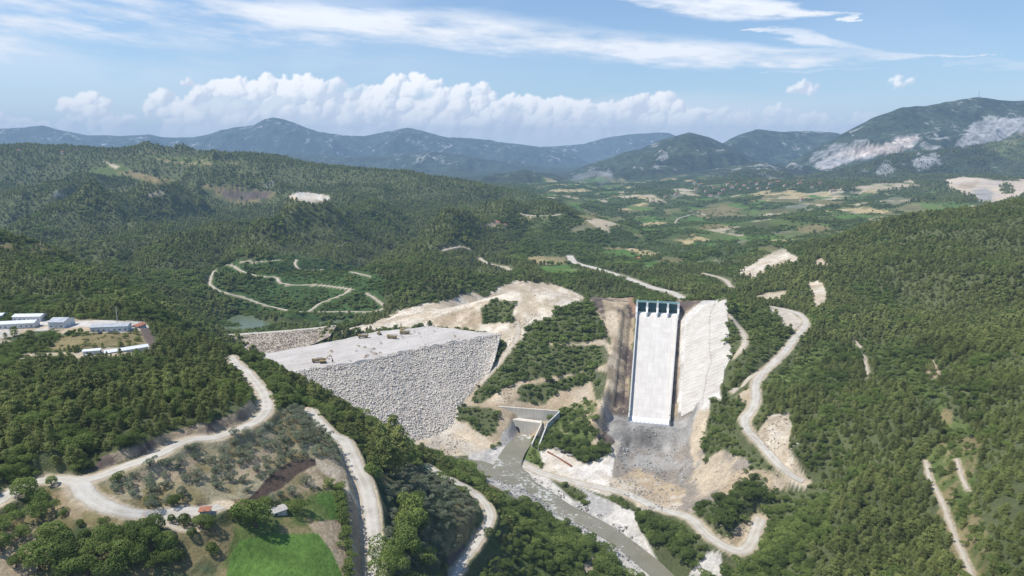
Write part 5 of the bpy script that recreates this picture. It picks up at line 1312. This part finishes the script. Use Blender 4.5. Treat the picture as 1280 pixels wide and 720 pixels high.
dump_truck('dump truck at the back edge of the dam top, next to the bushy knoll', on_fill(454,423), 1.7)
roller('small roller on the dam top between the knoll and the excavator', on_fill(474,419), .6)
dump_truck('dump truck on the dam top just below the raised excavator boom', on_fill(490,423.5), 1.3)
excavator('excavator with raised boom farthest back on the dam top', on_fill(503,415.5), .4)
dump_truck('dump truck parked under the farthest excavator on the dam top', on_fill(506,418.5), 1.5)
def car(label, loc, rz_, paint, pick=False):
    t_ = thing('parked_car', label, 'car', loc, rz_, 'cars parked in the camp')
    MB().prism([(-.85, .35), (.85, .35), (.9, .8), (.85, 1.0), (-.85, 1.0), (-.9, .8)], -2.2, 2.2).build('body', paint, t_, .04)
    MB().hexa([(-.8, -1.5, 1.0), (.8, -1.5, 1.0), (.8, 1.1, 1.0), (-.8, 1.1, 1.0), (-.65, -1.0, 1.5), (.65, -1.0, 1.5), (.65, .5, 1.5), (-.65, .5, 1.5)]).build('cabin_glass', M_glass, t_)
    MB().box(-.66, .66, -1.02, .52, 1.505, 1.55).build('roof', paint, t_)
    for y in (-1.4, 1.4):
        for x in (-.8, .8): wheel(x, y, .33, .22, t_)
    return t_
for px, py, r_, m_, l_ in ((125,417,.2,M_cardk,'dark car in front of the left end of the office block'),(139,416.5,1.6,M_cardk,'dark car in front of the middle of the office block'),(166,413,1.2,M_car,'white car right of the office block'),(101,413,.9,M_car,'white car between the grey hall and the office block'),
    (108,446.5,.1,M_car,'white car beside the short cabin on the lower terrace')):
    x, y, z = hit(px, py); car(l_, (x, y, z+.1), r_, m_)
# poles
def pole(px, py, h, label, arms=1):
    x, y, z = hit(px, py); t_ = thing('utility_pole', label, 'utility pole', (x, y, z-.3), RNG.uniform(0, 1))
    MB().bar((0, 0, 0), (0, 0, h), .22, 8).build('post', M_wallc, t_)
    for k in range(arms): MB().box(-1.3, 1.3, -.08, .08, h-.6-k*1.4, h-.42-k*1.4).build('crossarm', M_dark, t_)
    for x_ in (-1.1, 1.1): MB().bar((x_, 0, h-.42), (x_, 0, h-.1), .1).build('insulator', M_wallc, t_)
pole(147,404,13,'tall grey pole behind the office block in the camp', 2)
pole(746,478,11,'pole on the overgrown bench left of the spillway', 1)
pole(601,470,10,'pole beside the track at the right end of the dam face', 1)
pole(905,470,10,'pole at the edge of the bushes right of the sprayed slope', 1)
m0 = hit(1223, 121.5); mt = thing('radio_mast', 'thin radio masts hut on the summit of the right mountain', 'radio mast', m0)
mt['label'] = 'thin radio mast with a hut on the summit of the right mountain'
tw = MB()
for a in range(3):
    c0, s0_ = math.cos(a*2.094), math.sin(a*2.094); tw.bar((3*c0, 3*s0_, -5), (.4*c0, .4*s0_, 60), .5)
for k in range(8):
    for a in range(3):
        r0, r1 = 3-2.6*k/8, 3-2.6*(k+1)/8; c0, s0_, c1, s1_ = math.cos(a*2.094), math.sin(a*2.094), math.cos((a+1)*2.094), math.sin((a+1)*2.094)
        tw.bar((r0*c0, r0*s0_, k*7), (r1*c1, r1*s1_, (k+1)*7), .25)
tw.build('lattice', M_roofg, mt); MB().box(8, 20, -4, 4, -6, 8).build('hut', M_white, mt)
# construction yard beside the river road
M_rust = mottled('rusty formwork', (.20,.09,.06), (.32,.16,.11), 1.5, .9)
for a_, b_, h_, l_, m_ in (((684,566),(714,584),1.6,'long rust brown retaining curb along the edge of the works yard',M_rust),):
    p_, q_ = hit(*a_), hit(*b_); f_ = MB(); wall_seg(f_, p_, q_, p_[2]-1.5, p_[2]+h_, q_[2]-1.5, q_[2]+h_, 1.0); tag(f_.build('retaining_curb', m_, None), l_, 'curb')
for k, (px, py) in enumerate(((697,562),(704,566),(712,570),(724,574),(731,573))):
    x, y, z = hit(px, py); s_ = MB()
    for j in range(4): s_.box(-2.4, 2.4, -1.1+j*.1, 1.1-j*.05, .25+j*.3, .50+j*.3)
    s_.box(-2, -1.7, -1, 1, 0, .25).box(1.7, 2, -1, 1, 0, .25)
    o = s_.build('formwork_stack', M_dark if k % 2 else M_base, None); o.location = (x, y, z); o.rotation_euler = (0, 0, -.5+RNG.uniform(-.2, .2))
    tag(o, ['stack of formwork nearest the upper end of the works yard', 'second stack of formwork from the river in the works yard', 'middle stack of formwork in the works yard', 'dark stack of formwork near the spillway end of the works yard', 'last stack of formwork, closest to the spillway pit'][k], 'formwork')
# ---------------------------------------------------------------- clouds: cumulus and cirrus with painted sunlight on a curved glowing sheet behind the ranges
def clouds():
    NA, NE = 1750, 330; a0, a1, e0, e1 = -50.0, 50.0, -.5, 17.0
    az = np.linspace(a0, a1, NA); el = np.linspace(e0, e1, NE); AZ, EL = np.meshgrid(az, el)
    def A(px): return math.degrees(math.atan((px-640)/F))
    def E(px, py):
        u, s = sight(px, py); return math.degrees(math.atan(s/math.hypot(1, u)))
    # --- cirrus
    nA = fbm(AZ*.45-EL*.25, EL*2.3+AZ*.12, 4.5, 6, 11, .58); nB = fbm(AZ*.7, EL*3.8+AZ*.30, 3.0, 6, 12, .6); nC = fbm(AZ, EL*2.2, 14, 4, 13)
    cov = np.zeros_like(AZ)
    def streak(pts, hp, gain, soft=.9):
        c = np.interp(AZ, [A(p[0]) for p in pts], [E(*p) for p in pts]); h = np.interp(AZ, [A(p[0]) for p in hp], [p[1]/F*57.3 for p in hp])
        d = np.abs(EL-c+nB*.55+nA*.35)/np.maximum(h, .02); e = 1-sstep(1.25-soft, 1.3, d)
        return e*np.clip(.72+1.0*nA+.7*nB, .05, 1)*gain*(h > .03)
    cov = np.maximum(cov, streak([(-300,5),(0,18),(200,20),(400,29),(600,38),(800,62),(950,72),(1100,74),(1250,72)], [(-300,60),(0,54),(150,44),(300,30),(450,24),(600,23),(800,16),(950,12),(1060,7),(1150,1.5),(1250,.1)], 1.05))
    cov = np.maximum(cov, streak([(760,-8),(820,2),(880,8),(960,12),(1050,22)], [(700,.2),(800,9),(880,12),(960,9),(1010,3),(1060,.1)], 1.0))
    cov = np.maximum(cov, streak([(920,35),(970,42),(1010,52),(1040,64),(1120,74)], [(900,.1),(960,4),(1000,7),(1040,7),(1090,3),(1130,.1)], .8))
    cov = np.maximum(cov, streak([(950,91),(1080,88)], [(930,.1),(970,2),(1060,2),(1090,.1)], .5))
    cov = np.maximum(cov, streak([(1180,80),(1330,84)], [(1150,.1),(1200,3),(1330,4)], .35))
    veil = sstep(-.2, .5, nC+.5*nA)*(.06+.40*sstep(5, -30, AZ))*sstep(1, 8, EL)
    cov = np.clip(np.maximum(cov, veil), 0, .97)
    C_ = np.zeros(AZ.shape+(3,)); C_[:] = (.84, .86, .90); C_ *= (1+.10*nA)[..., None]
    # --- cumulus: billows heaped from many rounded puffs
    rng = np.random.default_rng(5)
    puffs = []
    def heap(px0, px1, top, base, n, r0, r1, pw=1.0):
        tp = [(A(p[0]), E(*p)) for p in top]
        for _ in range(n):
            px = rng.uniform(px0, px1); a = A(px); t_ = np.interp(a, [q[0] for q in tp], [q[1] for q in tp]); b_ = E(px, base)
            f = rng.uniform(0, 1)**pw; r = r0+(r1-r0)*rng.uniform(0, 1)**1.6; r = r/F*57.3; e = b_+(t_-b_)*f-r*.7
            puffs.append((a, e, r, rng.uniform(0, 1)))
    T = [(225,130),(250,120),(272,104),(290,98),(330,101),(365,98),(395,88),(420,96),(445,108),(470,112),(490,96),(505,92),(522,84),(545,104),(570,108),(600,104),(625,112),(650,120),(680,126),(710,122),(740,126),(770,124),(800,118),(828,112),(840,122),(855,140)]
    heap(225, 850, T, 172, 620, 3, 15, .8); heap(270, 460, [(270,102),(395,90),(460,110)], 125, 90, 3, 8); heap(470, 660, [(470,108),(522,86),(560,106),(650,118)], 135, 100, 3, 7); heap(690, 842, [(690,126),(800,120),(828,112),(842,122)], 160, 90, 3, 8)
    heap(88, 148, [(88,122),(120,112),(148,116)], 134, 46, 3, 8); heap(90, 180, [(90,150),(130,140),(180,146)], 166, 40, 4, 10); heap(194, 240, [(194,124),(216,110),(240,120)], 142, 40, 3, 9)
    heap(-40, 75, [(-40,140),(20,138),(75,146)], 168, 46, 4, 10); heap(238, 258, [(238,95),(258,96)], 100, 8, 2, 4); heap(973, 1009, [(973,106),(988,100),(1009,104)], 114, 26, 2.5, 6); heap(1094, 1124, [(1094,102),(1112,97),(1124,101)], 107, 16, 2, 4)
    heap(1270, 1320, [(1270,95),(1320,90)], 108, 14, 3, 7); heap(948, 968, [(948,138),(960,127),(968,132)], 160, 20, 3, 7); heap(850, 1100, [(850,138),(900,134),(980,136),(1050,140),(1100,146)], 168, 90, 4, 11)
    wx = fbm(AZ, EL, 1.4, 6, 21, .66)*.62; wy = fbm(AZ, EL, 1.4, 6, 23, .66)*.62; fine = fbm(AZ, EL, .45, 4, 25, .6)
    Hh = np.full(AZ.shape, -1.0); da, de = az[1]-az[0], el[1]-el[0]; QA, QE = AZ+wx, EL+wy
    for a, e, r, sd in puffs:
        j0, j1 = int((a-r-.7-a0)/da), int((a+r+.7-a0)/da)+1; i0, i1 = int((e-r-.7-e0)/de), int((e+r+.7-e0)/de)+1
        j0, i0 = max(j0, 0), max(i0, 0); s_ = (slice(i0, max(i1, 0)), slice(j0, max(j1, 0)))
        if QA[s_].size == 0: continue
        d2 = (QA[s_]-a)**2+((QE[s_]-e)*1.1)**2; h = np.sqrt(np.clip(r*r-d2, 0, None))+sd*.35-.002*(e)
        Hh[s_] = np.where(d2 < r*r, np.maximum(Hh[s_], h), Hh[s_])
    m = Hh > 0; Hf = np.where(m, Hh, 0)+np.where(m, fine*.10, 0)
    def blur(a, n):
        for _ in range(n):
            a = (a+np.roll(a, 1, 0)+np.roll(a, -1, 0)+np.roll(a, 1, 1)+np.roll(a, -1, 1))/5
        return a
    Hs = blur(Hf, 3); gy, gx = np.gradient(Hs, de, da); nz = 1/np.sqrt(1+gx*gx+gy*gy)
    L = np.array([-.62, .50, .60]); lit = np.clip((-gx*L[0]-gy*L[1]+L[2])*nz, -.3, 1)
    big = blur(Hf, 40); gyb, gxb = np.gradient(big, de, da); lit = lit*.62+np.clip(.52-gxb*L[0]*.9-gyb*L[1]*.9, 0, 1)*.5
    lit = lit-.42*sstep(.0, .45, fbm(AZ, EL*1.3, 3.2, 4, 29)); k = sstep(-.1, .92, lit)[..., None]
    cc = np.array((.68, .73, .82))*(1-k)+np.array((1.08, 1.06, 1.04))*k  # sun side and shade of the billows put into the cloud colour
    lowm = (1-sstep(1.2, 4.0, EL))[..., None]*.55; cc = cc*(1-lowm)+np.array((.90, .92, .95))*lowm  # cloud foot paled towards haze in the colour
    al = blur(m.astype(float), 3); al = np.clip(al*1.15-.08, 0, 1)*(.62+.36*sstep(17, 13.5, AZ)+0*EL); al = np.where((AZ > 13.5) & (EL > 4.3), blur(m.astype(float), 3)*.9, al)
    al = al*(.55+.45*sstep(.6, 2.5, EL))*(1-.6*sstep(.05, .4, fbm(AZ*.8, EL*1.5, 2.6, 5, 31, .6))*(1-sstep(4.6, 5.6, EL)))
    # bright hazy sheet behind the heap
    sheet = sstep(A(150), A(320), AZ)*(1-sstep(A(800), A(1130), AZ))*(1-sstep(2.4, 4.9, EL+nC*1.6))*.72
    shc = np.array((.88, .90, .94))
    a1_ = np.maximum(cov, 0); outc = C_; outa = a1_
    outa2 = outa+(1-outa)*sheet; outc = (outc*outa[..., None]*(1-sheet[..., None])+shc*sheet[..., None])/np.maximum(outa*(1-sheet)+sheet, 1e-4)[..., None]; outa = outa2
    na = al+outa*(1-al); outc = (cc*al[..., None]+outc*(outa*(1-al))[..., None])/np.maximum(na, 1e-4)[..., None]
    hz_ = (1-sstep(.3, 5.2, EL+nC*.8))*.80  # pale horizon haze blended into the sheet's colour and opacity
    n2_ = na+(1-na)*hz_; outc = (outc*na[..., None]+np.array((.80, .87, .97))*(hz_*(1-na))[..., None])/np.maximum(n2_, 1e-4)[..., None]; na = n2_
    R_ = 22500.0; ra, re = np.radians(AZ), np.radians(EL)
    X = R_*np.sin(ra)*np.cos(re); Y = R_*np.cos(ra)*np.cos(re); Zc = CZ+R_*np.sin(re)
    me = grid_mesh('clouds', X, Y, Zc, outc, na)
    m_ = bpy.data.materials.new('clouds'); m_.use_nodes = True; t = NT(m_.node_tree); t.n.clear()
    out = t.node('ShaderNodeOutputMaterial'); at_ = t.node('ShaderNodeAttribute', attribute_name='cover'); em = t.node('ShaderNodeEmission'); tr = t.node('ShaderNodeBsdfTransparent'); mx = t.node('ShaderNodeMixShader')
    t.put(em.inputs[0], at_.outputs['Color']); em.inputs[1].default_value = CLOUD_GAIN; t.put(mx.inputs[0], at_.outputs['Alpha'])
    t.l.new(tr.outputs[0], mx.inputs[1]); t.l.new(em.outputs[0], mx.inputs[2]); t.l.new(mx.outputs[0], out.inputs[0])
    o = struct('clouds', me, m_); o.visible_shadow = True; return o
CLOUD_GAIN = 1.25
clouds()
# ---------------------------------------------------------------- camera, sun, sky, haze
cam = bpy.data.objects.new('camera', bpy.data.cameras.new('camera')); COL.objects.link(cam)
cam.location = (0, 0, CZ); cam.rotation_euler = (math.pi/2-PITCH, 0, 0)
cam.data.sensor_width = 36; cam.data.lens = 36*F/1280; cam.data.clip_start = 1; cam.data.clip_end = 90000
scene.camera = cam
SUN_EL = math.radians(59); SUN_AZ = math.atan2(-.97, -.12)       # compass angle from +Y towards +X
sv = Vector((math.sin(SUN_AZ)*math.cos(SUN_EL), math.cos(SUN_AZ)*math.cos(SUN_EL), math.sin(SUN_EL)))
sun = bpy.data.objects.new('sun', bpy.data.lights.new('sun', 'SUN')); COL.objects.link(sun)
sun.data.energy = 4.9; sun.data.angle = math.radians(.53); sun.data.color = (1, .955, .88)
sun.rotation_euler = sv.to_track_quat('Z', 'Y').to_euler()

world = bpy.data.worlds.new('World'); scene.world = world; world.use_nodes = True
t = NT(world.node_tree); t.n.clear()
wo = t.node('ShaderNodeOutputWorld'); bg = t.node('ShaderNodeBackground')
sky = t.node('ShaderNodeTexSky', sky_type='NISHITA'); sky.sun_disc = False
sky.sun_elevation = SUN_EL; sky.sun_rotation = SUN_AZ; sky.altitude = 300; sky.air_density = 1.0; sky.dust_density = .25; sky.ozone_density = 1.5
base = t.mix(1.0, sky.outputs[0], (.93, 1.0, 1.08), 'MULTIPLY')
t.l.new(base, bg.inputs[0]); bg.inputs[1].default_value = .14
t.l.new(bg.outputs[0], wo.inputs[0])

def haze_layer():
    bm = bmesh.new(); bmesh.ops.create_cube(bm, size=1)
    me = bpy.data.meshes.new('haze'); bm.to_mesh(me); bm.free()
    o = bpy.data.objects.new('haze', me); COL.objects.link(o)
    o.scale = (70000, 66000, 1450); o.location = (0, 15000, 1450/2-400); o['kind'] = 'structure'
    m = bpy.data.materials.new('haze'); m.use_nodes = True; h = NT(m.node_tree); h.n.clear()
    out = h.node('ShaderNodeOutputMaterial'); ab = h.node('ShaderNodeVolumeAbsorption'); em = h.node('ShaderNodeEmission'); ad = h.node('ShaderNodeAddShader')
    k = HAZE
    ab.inputs['Color'].default_value = (0.0, 0.0, 0.0, 1); ab.inputs['Density'].default_value = k
    em.inputs['Color'].default_value = (*HAZE_COL, 1); em.inputs['Strength'].default_value = k  # even glow stands in for daylight scattered by the haze
    h.l.new(ab.outputs[0], ad.inputs[0]); h.l.new(em.outputs[0], ad.inputs[1]); h.l.new(ad.outputs[0], out.inputs['Volume'])
    me.materials.append(m)
HAZE = 6.8e-5; HAZE_COL = (.26, .415, .66)
haze_layer()
scene.view_settings.view_transform = 'Standard'; scene.view_settings.look = 'None'; scene.view_settings.exposure = 0
scene.render.engine = 'CYCLES'
scene.cycles.max_bounces = 3; scene.cycles.diffuse_bounces = 2; scene.cycles.glossy_bounces = 1; scene.cycles.volume_bounces = 0
scene.cycles.use_denoising = True
